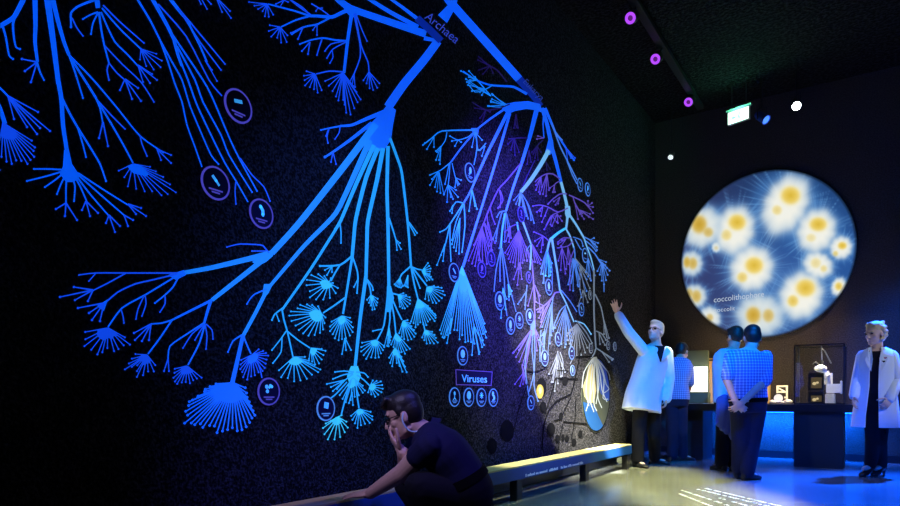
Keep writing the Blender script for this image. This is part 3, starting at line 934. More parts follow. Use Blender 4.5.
for i, (x, y, r, ic, lb) in enumerate(MD):
    dim = x > 585 and y > 290
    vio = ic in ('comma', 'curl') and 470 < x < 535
    medallion(x, y, r, ic, lb, ring='paint_lit_grey' if dim or (x, y) in ((590.3, 348.4),) else ('paint_ring' if (vio or x < 300) else 'paint_twig'),
              pic='paint_lit_grey' if dim else ('paint_violet' if vio else ('paint_white' if 495 < x < 600 and y > 250 else 'letter_cyan')), group='round medallions on the mural', base=.0085+.0003*(i % 3))
# ---------------------------------------------------------------- globe picture and yellow spot on the lit wall
mat('globe_blue', (.008, .04, .22), .7); mat('globe_dark', (.03, .034, .02), .8); mat('globe_cream', (.34, .27, .12), .7); mat('globe_sky', (.004, .05, .17), .7)
mat('yellow_paint', (.28, .20, .03), .7); mat('globe_line', (.30, .32, .33), .7)
GC = W(596, 394.5); GR = 38/FPX*depth(GC)
gp = thing('globe_picture', GC, 'round globe picture in blue and cream with white lines, on the lit wall', 'wall picture')
n = 48
def gat(u, v, off): return Vector((WX+off, GC.y+u*GR, GC.z+v*GR))
g = G(); a = [gat(math.cos(2*math.pi*i/n), math.sin(2*math.pi*i/n), .0095) for i in range(n)]
g.rings([[Vector((WX+.001, p.y, p.z)) for p in a], a]); g.build('disc', 'globe_dark', gp, shade=False)
def gpoly(name, ps, m, off, clip=True):
    g = G(); q = []
    for u, v in ps:
        l = math.hypot(u, v); s = .985/l if clip and l > .985 else 1
        q.append((u*s, v*s))
    g.add([gat(u, v, off) for u, v in q], [tuple(range(len(q)))]); return g.build(name, m, gp, shade=False)
gpoly('blue_field', [(.05, .93), (.25, .96), (.5, .86), (.75, .65), (.92, .35), (.98, .1), (.95, -.15), (.75, -.18), (.55, -.05), (.3, .02), (.1, .25), (0, .6)], 'globe_blue', .0102)
gpoly('cream_field', [(-.95, .2), (-.75, .4), (-.55, .75), (-.25, .8), (-.15, .5), (-.05, .1), (-.2, -.2), (-.55, -.22), (-.85, -.05)], 'globe_cream', .0104)
gpoly('sky_field', [(-.98, -.18), (-.7, -.22), (-.4, -.2), (-.1, -.35), (.1, -.55), (.35, -.75), (.5, -.86), (.2, -.98), (-.1, -1), (-.4, -.92), (-.7, -.7), (-.9, -.42)], 'globe_sky', .0103)
g = G(); r = [gat(.99*math.cos(2*math.pi*i/n), .99*math.sin(2*math.pi*i/n), .0105) for i in range(n)]; r2 = [gat(.95*math.cos(2*math.pi*i/n), .95*math.sin(2*math.pi*i/n), .0105) for i in range(n)]
g.rings([r, r2], cap=False); g.build('rim', 'paint_black', gp, shade=False)
OFF[0] = .0115
for ln in ('594,357 588,372 586,392 589,406', '594,357 591,378 590,400 594,412', '595,357 594,380 594,404 597,411', '595,357 597,376 598,398 602,408', '596,357 600,374 602,390 607,402', '596,357 603,371 606,384 609,389 604,393', '596,358 608,372 610,380', '593,358 584,372 582,388', '595,358 592,390 586,411', '596,359 599,384 596,404', '597,359 604,378 603,398 608,399'):
    g = G(); ribbon(g, pts(ln), 1.15, .85, bump_off()); g.build('white_line', 'globe_line', gp, shade=False)
y = thing('yellow_spot', W(540, 391.5), 'small yellow oval painted beside the black line diagram', 'wall picture')
g = G(); disc(g, 540, 391.5, 3.6, 7.2, .0095, 24); g.build('spot', 'yellow_paint', y, shade=False)
g = G(); disc(g, 540.2, 390.5, 1.6, 3.4, .0103, 16); g.build('pale_heart', 'globe_cream', y, shade=False)
# ================================================================ round picture screen on the far wall
DC = Vector((-1.42, 10.37, 2.985)); DR, DV = 1.165, 1.225
ds = thing('projection_disc', DC, 'large bright round screen showing yellow-centred spiky cells on the far wall', 'screen')
def proj(x, y, z):
    dx, dy, dz = x-CAM.x, y-CAM.y, z-CAM.z
    Z = CF.x*dx+CF.y*dy; X = CR.x*dx+CR.y*dy
    return CX+FPX*X/Z, HY-FPX*dz/Z
def disc_screen():
    nr, na = 110, 330
    rr = np.linspace(0, 1, nr+1)[1:]; aa = np.linspace(0, 2*np.pi, na, endpoint=False)
    R, A = np.meshgrid(rr, aa, indexing='ij')
    u = np.concatenate([[0], (R*np.cos(A)).ravel()]); v = np.concatenate([[0], (R*np.sin(A)).ravel()])
    x = DC.x+u*DR; z = DC.z+v*DV; yy = np.full_like(x, DC.y)
    px, py = proj(x, yy, z); X = (px-660)*2.529; Y = (py-150)*2.53        # picture coordinates
    rng = np.random.RandomState(5)
    # background: slate blue, darker indigo to the left, finely streaked
    def ramp(t, a, b): return a[None, :]*(1-t[:, None])+b[None, :]*t[:, None]
    base = ramp(np.clip((X-80)/240, 0, 1), np.array([52, 58, 104.]), np.array([40, 84, 150.]))
    base = base*(0.8+.25*np.clip((Y-60)/200, 0, 1))[:, None]
    col = base.copy()
    cells = [ # body ellipse cx, cy, rx, ry, angle, brightness ; yolks
      (318,138,58,88,28,1.0,[(330,115,28,26,1),(296,152,14,14,.55)]),
      (188,203,54,68,20,1.0,[(195,183,25,23,1),(168,215,15,16,.6)]),
      (396,204,52,62,25,1.0,[(400,188,25,20,1),(382,222,14,12,.4)]),
      (232,300,58,64,35,1.0,[(238,292,26,24,1),(208,322,15,15,.7)]),
      (357,368,58,68,30,1.0,[(368,349,28,25,1),(336,382,16,17,.85)]),
      (253,418,66,56,5,.82,[(236,418,21,24,1),(274,419,16,19,.75)]),
      (108,196,48,58,30,.88,[(99,188,22,26,1),(122,208,14,14,.7)]),
      (80,287,30,34,0,.8,[(83,287,13,17,.8),(68,284,10,16,.9)]),
      (88,370,32,32,-20,.82,[(92,370,14,18,.8),(74,362,10,14,.7)]),
      (458,247,30,32,35,.98,[(461,242,13,11,1),(444,262,8,8,.6)]),
      (452,346,20,26,20,.98,[(452,345,11,12,.9)]),
      (400,291,42,34,25,.98,[(394,286,15,15,.45),(414,300,10,10,.5)]),
      (127,424,27,31,-35,.88,[(126,424,10,11,.65)]),
      (142,246,12,14,0,.85,[(142,248,6,6,.3)])]
    # spines
    for cx, cy, rx, ry, an, br, yk in cells:
        d = np.hypot(X-cx, Y-cy); th = np.arctan2(Y-cy, X-cx); rm = (rx+ry)/2
        s = np.zeros_like(d)
        for k in range(int(16+rm*.7)):
            t0 = rng.uniform(-np.pi, np.pi); ln = rm*rng.uniform(1.3, 2.0); wd = rng.uniform(.8, 2.2)
            dt = np.angle(np.exp(1j*(th-t0))); 
            s = np.maximum(s, np.exp(-(dt*d/wd)**2)*np.clip((ln-d)/(.5*rm), 0, 1)*rng.uniform(.35, 1)*(np.abs(dt) < 1))
        col = col+(np.array([120, 178, 232.])[None, :]-col)*(s*.6*br)[:, None]
    for cx, cy, rx, ry, an, br, yk in cells:                # blue haze round each cell
        d = np.hypot(X-cx, Y-cy)/((rx+ry)/2)
        col = col+(np.array([70, 130, 200.])[None, :]-col)*(np.exp(-((d-.9)/.35)**2)*.55*br*(d > .5))[:, None]
    for cx, cy, rx, ry, an, br, yk in cells:
        a = np.radians(an); dx, dy = X-cx, Y-cy
        e1 = dx*np.cos(a)+dy*np.sin(a); e2 = -dx*np.sin(a)+dy*np.cos(a)
        q = np.sqrt((e1/rx)**2+(e2/ry)**2)+.03*np.sin(np.arctan2(e2, e1)*9+cx)
        g = 1/(1+np.exp((q-.92)*12))
        white = np.array([250, 250, 240.])*br+np.array([95, 150, 205.])*(1-br)
        tint = np.array([215, 228, 235.])*br+np.array([90, 150, 205.])*(1-br)
        c = ramp(np.clip((q-.45)/.5, 0, 1), white, tint)
        col = col*(1-g)[:, None]+c*g[:, None]
        for yx, yy_, ra, rb, k in yk:
            q = np.sqrt(((X-yx)/ra)**2+((Y-yy_)/rb)**2); g = k/(1+np.exp((q-.85)*9))
            c = ramp(np.clip(q, 0, 1), np.array([228, 190, 62.]), np.array([250, 222, 120.]))
            if br < .9: c = c*np.array([.9, .86, .8])
            col = col*(1-g)[:, None]+c*g[:, None]
    edge = np.clip((1-np.hypot(u, v))/.03, 0, 1)
    col = np.clip(col, 0, 255)*(.35+.65*edge)[:, None]
    c = col/255; c = np.where(c <= .04045, c/12.92, ((c+.055)/1.055)**2.4)
    vs = np.stack([u*DR, np.zeros_like(u), v*DV], 1)
    fs = [(0, 1+(j+1) % na, 1+j) for j in range(na)]
    for i in range(nr-1):
        for j in range(na):
            p = 1+i*na+j; q_ = 1+i*na+(j+1) % na
            fs.append((p, q_, q_+na, p+na))
    me = bpy.data.meshes.new('picture'); me.from_pydata(vs.tolist(), [], fs); me.update()
    at = me.color_attributes.new('picture', 'FLOAT_COLOR', 'POINT')
    at.data.foreach_set('color', np.concatenate([c, np.ones((len(c), 1))], 1).astype(np.float32).ravel())
    m = bpy.data.materials.new('screen_picture'); m.use_nodes = True; nt = m.node_tree; b = nt.nodes['Principled BSDF']
    va = nt.nodes.new('ShaderNodeVertexColor'); va.layer_name = 'picture'
    nt.links.new(va.outputs['Color'], b.inputs['Emission Color']); b.inputs['Emission Strength'].default_value = .92
    b.inputs['Base Color'].default_value = (.02, .02, .02, 1); b.inputs['Roughness'].default_value = .8; b.inputs['Specular IOR Level'].default_value = 0
    me.materials.append(m)
    o = bpy.data.objects.new('picture', me); COL.objects.link(o); o.parent = ds; o.location = (0, 0, 0)
disc_screen()
g = G(); g.rings([[Vector((DC.x+1.004*DR*math.cos(i*math.pi/48), y, DC.z+1.004*DV*math.sin(i*math.pi/48))) for i in range(96)] for y in (10.374, 10.398)]); g.build('backing', 'black_metal', ds)
mat('screen_letter', (.1, .1, .1), .8, emit=(.55, .68, .85), es=.75)
def far_text(txt, p0, p1, h, parent):
    vs, fs = text_geo(txt); w = max(v[0] for v in vs); hh = max(v[1] for v in vs); g = G()
    g.add([FW(p0[0]+(p1[0]-p0[0])*x/w, p0[1]+(p1[1]-p0[1])*x/w-h*y/hh, DC.y-.004) for x, y in vs], fs); g.build('lettering', 'screen_letter', parent, shade=False)
far_text('coccolithophore', (713.5, 302.5), (764, 296.5), 5.4, ds)
far_text('coccolit', (714, 312.3), (735, 310.2), 4.0, ds)
# ================================================================ things on the counter
mat('lightbox_glow', (.5, .5, .45), .5, emit=(1.0, .97, .75), es=2.2)
mat('warm_glow', (.6, .4, .2), .5, emit=(1.0, .62, .25), es=.55)
mat('cream', (.80, .74, .58), .5); mat('white_plastic', (.80, .80, .76), .4); mat('dark_plastic', (.015, .015, .017), .35)
mat('grid_ink', (.25, .22, .16), .6); mat('screen_warm', (.1, .08, .05), .4, emit=(.85, .62, .30), es=.9); mat('screen_dim', (.006, .005, .004), .4, emit=(.16, .11, .05), es=.6)
CT = TZ1
def far_box(px0, py0, px1, py1, y, dy, z0=None):
    a = FW(px0, py1, y); b = FW(px1, py0, y)
    return (a.x, y, a.z if z0 is None else z0), (b.x, y+dy, b.z)
# light box
yb = 9.85
lb = thing('light_box', FW(697, 403, yb), 'glowing light box in a tall green frame on the counter before the blue-shirted visitor', 'display')
lo, hi = far_box(686.5, 350, 707.8, 403, yb+.06, .10, CT); G().box(lo, hi).build('frame', 'panel_green', lb, bevel=.006)
lo, hi = far_box(686.8, 392.5, 708, 403, yb-.10, .17, CT); G().box(lo, hi).build('base', 'panel_green', lb, bevel=.006)
lo, hi = far_box(687.5, 366.5, 707, 391.8, yb-.02, .05); G().box(lo, hi).build('lit_panel', 'lightbox_glow', lb, bevel=.004)
g = G(); random.seed(11)
a = FW(687.5, 391.8, yb-.023); b = FW(707, 366.5, yb-.023)
for k in range(5):
    q = [Vector((a.x+(b.x-a.x)*random.random(), a.y, a.z+(b.z-a.z)*random.uniform(.08, .35))) for _ in range(3)]; g.tube(q, .003, 6)
g.build('drawing', 'cream', lb)
# ochre panel
op = thing('display_panel', FW(714, 403, 10.15), 'tall ochre display panel standing on the counter behind the visitors', 'display')
lo, hi = far_box(708.2, 358, 719, 403, 10.15, .05, CT); G().box(lo, hi).build('board', 'panel_ochre', op, bevel=.004)
lo, hi = far_box(708.6, 359.2, 718.6, 361, 10.145, .01); G().box(lo, hi).build('cap_strip', 'dark_plastic', op)
op = thing('display_panel', FW(768, 403, 10.1), 'narrow cream display panel on the counter beside the checked-shirt man', 'display')
lo, hi = far_box(765.5, 384, 770.2, 403.5, 10.1, .05, CT); G().box(lo, hi).build('board', 'panel_ochre', op, bevel=.004)
lo, hi = far_box(765.7, 384.6, 770, 386, 10.095, .01); G().box(lo, hi).build('cap_strip', 'cream', op)
# model with lens
ml = thing('lens_model', FW(781, 404, 9.7), 'cream model stand with a round lens on the counter', 'model')
g = G(); y0 = 9.72
a = FW(777.5, 385.5, y0); b = FW(787, 404, y0); w = .012
for x in (a.x, b.x): g.box((x-w, y0-w, CT), (x+w, y0+w, a.z))
for t in (0, .33, .66, 1): z = CT+.01+(a.z-CT-.02)*t; g.box((a.x, y0-w*.8, z-w), (b.x, y0+w*.8, z+w))
g.tube([Vector((a.x, y0, a.z-.03)), Vector((b.x, y0, CT+.15))], .01)
g.build('stand', 'cream', ml)
g = G(); c = FW(778.5, 399.5, 9.6); c.z = max(c.z, CT+.075)
g.cyl(c+Vector((0, -.006, 0)), c+Vector((0, .006, 0)), .062, n=28); g.build('lens', 'white_plastic', ml)
g = G(); n = 28
ro = [c+Vector((.07*math.cos(2*math.pi*i/n), -.008, .07*math.sin(2*math.pi*i/n))) for i in range(n)]; ri = [c+Vector((.056*math.cos(2*math.pi*i/n), -.010, .056*math.sin(2*math.pi*i/n))) for i in range(n)]
rb = [p+Vector((0, .016, 0)) for p in ro]; g.rings([rb, ro, ri], cap=False); g.build('lens_rim', 'dark_plastic', ml)
g = G()
for px, r in ((773.5, .05), (788, .055), (783, .04)):
    q = FW(px, 402, 9.62); g.ell(Vector((q.x, 9.62, CT+r*.55)), Vector((r, 0, 0)), Vector((0, r, 0)), Vector((0, 0, r*.6)), 14, 8)
g.build('pebble_base', 'cream', ml)
# papers by the visitor's hand
pt = thing('leaflet', FW(709, 403, 9.5), 'white leaflets lying open on the counter edge by the visitor', 'paper')
g = G(); g.obox(Vector((-1.93, 9.35, CT+.003)), Vector((.10, .02, 0)), Vector((-.015, .08, 0)), Vector((0, 0, .002))); g.build('sheet', 'white_plastic', pt, shade=False)
g = G(); g.obox(Vector((-1.86, 9.40, CT+.022)), Vector((.07, .0, .012)), Vector((0, .06, .006)), Vector((0, 0, .002))); g.obox(Vector((-1.86, 9.40, CT+.010)), Vector((.06, 0, 0)), Vector((0, .05, 0)), Vector((0, 0, .01))); g.build('folded_sheet', 'white_plastic', pt, shade=False)
# glass showcase
m = mat('case_glass', (1, 1, 1), .0); nt = m.node_tree
gl = nt.nodes.new('ShaderNodeBsdfGlossy'); gl.inputs['Roughness'].default_value = .02; gl.inputs['Color'].default_value = (.8, .9, .85, 1)
tr = nt.nodes.new('ShaderNodeBsdfTransparent'); tr.inputs['Color'].default_value = (.93, .96, .94, 1); mx = nt.nodes.new('ShaderNodeMixShader'); mx.inputs['Fac'].default_value = .06
nt.links.new(tr.outputs[0], mx.inputs[1]); nt.links.new(gl.outputs[0], mx.inputs[2]); nt.links.new(mx.outputs[0], nt.nodes['Material Output'].inputs['Surface'])
sx0, sx1, sy0, sy1, sz1 = -.90, -.36, 9.25, 9.75, 1.545
sc = thing('glass_showcase', Vector((-.63, 9.5, CT)), 'glass showcase with thin black edges on the counter above the dark pedestal', 'showcase')
g = G(); e = .008
for x in (sx0, sx1):
    for y in (sy0, sy1): g.box((x-e, y-e, CT), (x+e, y+e, sz1))
for z in (CT+e, sz1):
    for y in (sy0, sy1): g.box((sx0, y-e, z-e), (sx1, y+e, z+e))
    for x in (sx0, sx1): g.box((x-e, sy0, z-e), (x+e, sy1, z+e))
g.build('frame', 'dark_plastic', sc, shade=False)
g = G(); g.box((sx0+.008, sy0+.001, CT+.01), (sx1-.008, sy0+.005, sz1-.008)); g.build('pane', 'case_glass', sc, shade=False)
g = G(); g.box((sx0-.002, sy0+.01, CT+.01), (sx0+.002, sy1-.01, sz1-.008)); g.build('pane', 'case_glass', sc, shade=False)
g = G(); g.box((sx1-.002, sy0+.01, CT+.01), (sx1+.002, sy1-.01, sz1-.008)); g.build('pane', 'case_glass', sc, shade=False)
def mini_screen(py0, py1, m, label, z0=None):
    t = thing('small_monitor', FW(816, py1, 9.34), label, 'monitor')
    lo, hi = far_box(808.3, py0, 823.8, py1, 9.34, .05, z0); G().box(lo, hi).build('casing', 'dark_plastic', t, bevel=.005)
    lo, hi = far_box(811, py0+4.4 if z0 is None else py0+4, 821.6, py1-2.4, 9.336, .003); G().box(lo, hi).build('screen', m, t, shade=False)
    g = G(); a = FW(812.5, (py0+py1)/2+2.5, 9.333); b = FW(818.5, (py0+py1)/2+.5, 9.333)
    g.ell(a.lerp(b, .3), Vector((.022, 0, 0)), Vector((0, .002, 0)), Vector((0, 0, .02)), 12, 6); g.ell(a.lerp(b, .8), Vector((.016, 0, 0)), Vector((0, .002, 0)), Vector((0, 0, .014)), 12, 6)
    g.build('picture_detail', 'screen_warm', t)
mini_screen(391.6, 404, 'screen_dim', 'lower black monitor with a warm picture, in the glass showcase', CT)
mini_screen(372.8, 390.6, 'screen_dim', 'upper black monitor with a warm picture, in the glass showcase')
mc = thing('microscope', FW(829, 404, 9.52), 'pale microscope with lit white body standing in the glass showcase', 'microscope')
g = G(); lo, hi = far_box(825, 393.5, 835, 404, 9.46, .16, CT); g.box(lo, hi); g.build('foot', 'cream', mc, bevel=.01)
g = G(); lo, hi = far_box(826, 383.8, 842, 393, 9.48, .12); g.box(lo, hi); lo, hi = far_box(840.2, 380.5, 842, 394, 9.47, .14); g.box(lo, hi); g.build('body', 'white_plastic', mc, bevel=.006)
g = G(); g.cyl(FW(828, 384, 9.54), FW(825.5, 371, 9.54), .05, .04); g.box(*far_box(826, 373, 832.5, 384, 9.5, .09)); g.build('column', 'cream', mc, bevel=.004)
g = G(); g.ell(FW(820.5, 368.5, 9.52), Vector((.075, 0, -.01)), Vector((0, .06, 0)), Vector((.01, 0, .045)), 18, 10); g.cyl(FW(823, 371.5, 9.52), FW(827.5, 376, 9.52), .035, .04); g.build('head', 'white_plastic', mc)
g = G(); g.cyl(FW(818, 366, 9.52), FW(814.5, 362.5, 9.50), .022, .026); g.cyl(FW(822.5, 365, 9.54), FW(821, 361.5, 9.54), .022, .026); g.build('eyepiece', 'dark_plastic', mc)
lt = thing('slim_lamp', FW(822, 348, 9.5), 'slim lamp arm hanging from the top of the glass showcase', 'lamp')
g = G(); g.tube([FW(821.5, 346.2, 9.52), FW(822, 360, 9.52)], .006); g.tube([FW(825, 351, 9.52), FW(831, 363, 9.52)], .008); g.tube([FW(821.5, 348, 9.52), FW(825, 351, 9.52)], .006); g.build('arm', 'steel', lt)
for i, (x0, x1, y) in enumerate(((807, 842, 350.3), (828, 842, 354.3), (835, 842, 360))):
    pass
# ================================================================ ceiling lamps
mat('uv_ring', (.1, .05, .1), .5, emit=(.42, .06, .95), es=1.25); mat('uv_core', (.02, .01, .03), .4, emit=(.10, .01, .16), es=1)
tr_ = thing('lighting_track', Vector((-2.2, 6.6, 5.17)), 'long black lighting track hanging under the ceiling near the mural wall', 'lighting track')
g = G(); g.box((-2.26, 3.2, 5.17), (-2.17, 10.0, 5.23)); g.build('rail', 'black_metal', tr_, bevel=.004)
g = G()
for y in (3.6, 5.6, 7.3, 8.7, 9.8): g.cyl(Vector((-2.215, y, 5.23)), Vector((-2.215, y, CEIL)), .012, n=8)
g.build('hanger', 'black_metal', tr_)
def uv_lamp(px, py, Z, label):
    c = P(px, py, Z); 
    t = thing('ring_lamp', c, label, 'lamp', 'violet ring lamps on the track')
    d = Vector((-.10, -.80, -.58)).normalized(); a = d.orthogonal().normalized(); b = d.cross(a)
    k = .058; n = 24
    def rg(r, h): return [c+d*h+(a*math.cos(2*math.pi*i/n)+b*math.sin(2*math.pi*i/n))*r for i in range(n)]
    G().rings([rg(k*.7, -.14), rg(k*1.15, -.10), rg(k*1.2, 0), rg(k*1.05, .004)]).build('housing', 'black_metal', t)
    G().rings([rg(k*1.02, .003), rg(k*1.02, .007), rg(k*.5, .007), rg(k*.5, .003)], cap=False).build('glowing_ring', 'uv_ring', t)
    G().rings([rg(k*.5, .002), rg(k*.48, .005)]).build('lens', 'uv_core', t)
    top = Vector((-2.215, c.y+.03, 5.155))
    G().tube([c-d*.08, Vector((c.x, c.y+.05, c.z+.06)), top], .012).build('bracket', 'black_metal', t)
uv_lamp(630.5, 18, 7.0, 'violet ring lamp on the ceiling track, nearest the camera')
uv_lamp(655.5, 59, 7.85, 'violet ring lamp in the middle of the ceiling track')
uv_lamp(688.5, 102, 9.05, 'violet ring lamp at the far end of the ceiling track')
mat('exit_face', (.3, .5, .4), .5, emit=(.85, 1.0, .92), es=1.7); mat('exit_green', (.0, .25, .1), .5, emit=(.45, 1.0, .70), es=1.0); mat('pale_metal', (.35, .38, .36), .5)
# exit sign
ec = FW(738.3, 115.5, 9.6); es_ = thing('exit_sign', ec, 'glowing pale green emergency exit sign hanging under the ceiling', 'sign')
ex = Vector((.96, -.28, 0)).normalized(); ey = Vector((.28, .96, 0)).normalized()
def eb(u0, u1, v0, v1, w0, w1): 
    c = ec+ex*(u0+u1)/2+UP*(v0+v1)/2+ey*(w0+w1)/2
    return G().obox(c, ex*((u1-u0)/2), ey*((w1-w0)/2), UP*((v1-v0)/2))
eb(-.15, .15, -.09, .085, .0, .04).build('housing', 'pale_metal', es_)
eb(-.145, .145, -.085, .08, -.004, 0).build('lit_face', 'exit_face', es_, shade=False)
eb(-.17, .17, .10, .118, -.01, .05).build('top_cap', 'pale_metal', es_)
g = G()
for u in (-.1, .1): g.cyl(ec+ex*u+UP*.085+ey*.02, Vector(((ec+ex*u+ey*.02).x, (ec+ex*u+ey*.02).y, CEIL)), .006, n=8)
g.build('hanger', 'black_metal', es_)
g = G()
def q3(u, v, w=-.006): return ec+ex*u+UP*v+ey*w
for poly in ([(-.02,-.06),(.0,-.06),(.02,.0),(.0,.01)], [(.02,-.06),(.04,-.06),(.02,.0),(.005,.0)], [(-.005,0),(.025,0),(.03,.04),(.005,.045)], [(-.10,-.01),(-.06,.02),(-.06,.005),(-.03,.005),(-.03,-.025),(-.06,-.025),(-.06,-.04)]):
    g.add([q3(u, v) for u, v in poly], [tuple(range(len(poly)))])
c = [q3(.018+.012*math.cos(i*.628), .056+.012*math.sin(i*.628)) for i in range(10)]; g.add(c, [tuple(range(10))])
g.build('pictogram', 'exit_green', es_, shade=False)
# spotlights
def spot_body(px, py, y, aim, label, m, R=.055, back=None, cat='spotlight'):
    c = FW(px, py, y); t = thing('spotlight', c, label, cat)
    d = aim.normalized(); a = d.orthogonal().normalized(); b = d.cross(a); n = 24
    def rg(r, h): return [c+d*h+(a*math.cos(2*math.pi*i/n)+b*math.sin(2*math.pi*i/n))*r for i in range(n)]
    G().rings([rg(R*.6, -.20), rg(R*.95, -.15), rg(R, -.02), rg(R*1.15, 0), rg(R*1.0, .002), rg(R*.95, -.012)], cap=True).build('housing', back or 'black_metal', t)
    G().rings([rg(R*.93, -.010), rg(R*.5, .004), rg(.003, .007)]).build('lens', m, t)
    g = G(); p = c-d*.09
    g.tube([p+a*R*1.2, p+a*R*1.25+UP*.12, p+UP*.14, p-a*R*1.25+UP*.12, p-a*R*1.2], .008); g.tube([p+UP*.14, Vector((p.x, p.y, CEIL))], .010)
    g.build('yoke', 'black_metal', t); return t
mat('spot_white', (.5, .5, .5), .4, emit=(.92, 1.0, .95), es=30); mat('spot_blue', (.1, .1, .4), .4, emit=(.06, .22, 1.0), es=1.6); mat('blue_housing', (.03, .10, .45), .4, spec=.5); mat('spot_grey', (.5, .5, .5), .4, emit=(.75, .85, .85), es=1.1)
spot_body(796.5, 106, 9.7, Vector((.1, -.9, -.35)), 'bright white spotlight shining under the ceiling by the exit sign', 'spot_white', .055)
spot_body(766.5, 120, 9.7, Vector((.75, -.35, -.75)), 'small blue spotlight between the exit sign and the white spotlight', 'spot_blue', .06, 'blue_housing')
spot_body(670.5, 157.5, 9.9, Vector((.05, -.7, -.6)), 'grey spotlight hanging low in the dark corner of the room', 'spot_grey', .042)

# ================================================================ people
mat('skin', (.55, .33, .24), .5, spec=.35); mat('skin_pale', (.62, .40, .31), .5, spec=.35)
mat('hair_dark', (.012, .009, .008), .45, spec=.4); mat('hair_grey', (.48, .38, .24), .5); mat('hair_blond', (.62, .46, .24), .5); mat('hair_brown', (.035, .022, .016), .5)
for h in ('hair_dark', 'hair_grey', 'hair_blond', 'hair_brown'): bumpy(MATS[h], 130, .5, .004)
mat('coat_white', (.66, .72, .80), .7, spec=.2); mat('polo_navy', (.010, .010, .040), .85, spec=.15); mat('trouser_black', (.007, .007, .010), .85, spec=.15); mat('trouser_navy', (.014, .016, .04), .85, spec=.15)
mat('shoe_black', (.01, .01, .011), .3, spec=.5); mat('shirt_blue', (.25, .50, .80), .75, spec=.2); mat('top_black', (.010, .010, .016), .8, spec=.1); mat('jacket_navy', (.05, .07, .22), .7, spec=.2)
mat('eye', (.02, .015, .012), .15, spec=.6); mat('frame_black', (.008, .008, .009), .3); mat('cord_pale', (.40, .55, .60), .6); mat('belt', (.004, .004, .004), .9, spec=.05); mat('badge', (.45, .16, .22), .5)
def checked(name, c1, c2, c3, sc):
    m = mat(name, c1, .8, spec=.15); nt = m.node_tree; n = nt.nodes; L = nt.links.new; b = n['Principled BSDF']
    tc = n.new('ShaderNodeTexCoord'); mp = n.new('ShaderNodeMapping'); mp.inputs['Rotation'].default_value = (0, 0, -TH); L(tc.outputs['Object'], mp.inputs['Vector'])
    sx = n.new('ShaderNodeSeparateXYZ'); L(mp.outputs['Vector'], sx.inputs[0])
    outs = []
    for ax in ('X', 'Z'):
        a = n.new('ShaderNodeMath'); a.operation = 'MULTIPLY'; a.inputs[1].default_value = sc; L(sx.outputs[ax], a.inputs[0])
        f = n.new('ShaderNodeMath'); f.operation = 'FRACT'; L(a.outputs[0], f.inputs[0])
        g = n.new('ShaderNodeMath'); g.operation = 'GREATER_THAN'; g.inputs[1].default_value = .66; L(f.outputs[0], g.inputs[0]); outs.append(g)
    ad = n.new('ShaderNodeMath'); ad.operation = 'ADD'; L(outs[0].outputs[0], ad.inputs[0]); L(outs[1].outputs[0], ad.inputs[1])
    dv = n.new('ShaderNodeMath'); dv.operation = 'MULTIPLY'; dv.inputs[1].default_value = .5; L(ad.outputs[0], dv.inputs[0])
    r = n.new('ShaderNodeValToRGB'); r.color_ramp.elements[0].color = (*c1, 1); r.color_ramp.elements[1].color = (*c3, 1)
    e = r.color_ramp.elements.new(.5); e.color = (*c2, 1); L(dv.outputs[0], r.inputs['Fac']); L(r.outputs['Color'], b.inputs['Base Color'])
checked('shirt_check', (.10, .16, .42), (.24, .32, .60), (.50, .60, .85), 32.0)
checked('shirt_check_fine', (.12, .17, .40), (.25, .32, .58), (.48, .56, .80), 40.0)
def torso(g, sp, lat, inf=0.0, n=26):
    rs = []
    for i, (c, hw, hd) in enumerate(sp):
        a = sp[max(i-1, 0)][0]; b = sp[min(i+1, len(sp)-1)][0]; t = (b-a).normalized()
        l = (lat-t*lat.dot(t)).normalized(); f = t.cross(l).normalized()
        def se(x): return math.copysign(abs(x)**.85, x)
        rs.append([c+l*(hw+inf)*se(math.cos(2*math.pi*j/n))+f*(hd+inf)*se(math.sin(2*math.pi*j/n)) for j in range(n)])
    g.rings(rs)
def resample(sp, k=3):
    out = []
    for i in range(len(sp)-1):
        for s in range(k):
            t = s/k; t2 = t*t*(3-2*t)
            p0 = sp[max(i-1, 0)][0]; p1 = sp[i][0]; p2 = sp[i+1][0]; p3 = sp[min(i+2, len(sp)-1)][0]
            m1 = (p2-p0)*.5; m2 = (p3-p1)*.5
            c = p1*(2*t**3-3*t**2+1)+m1*(t**3-2*t**2+t)+p2*(-2*t**3+3*t**2)+m2*(t**3-t**2)
            out.append((c, sp[i][1]+(sp[i+1][1]-sp[i][1])*t2, sp[i][2]+(sp[i+1][2]-sp[i][2])*t2))
    out.append(sp[-1]); return out
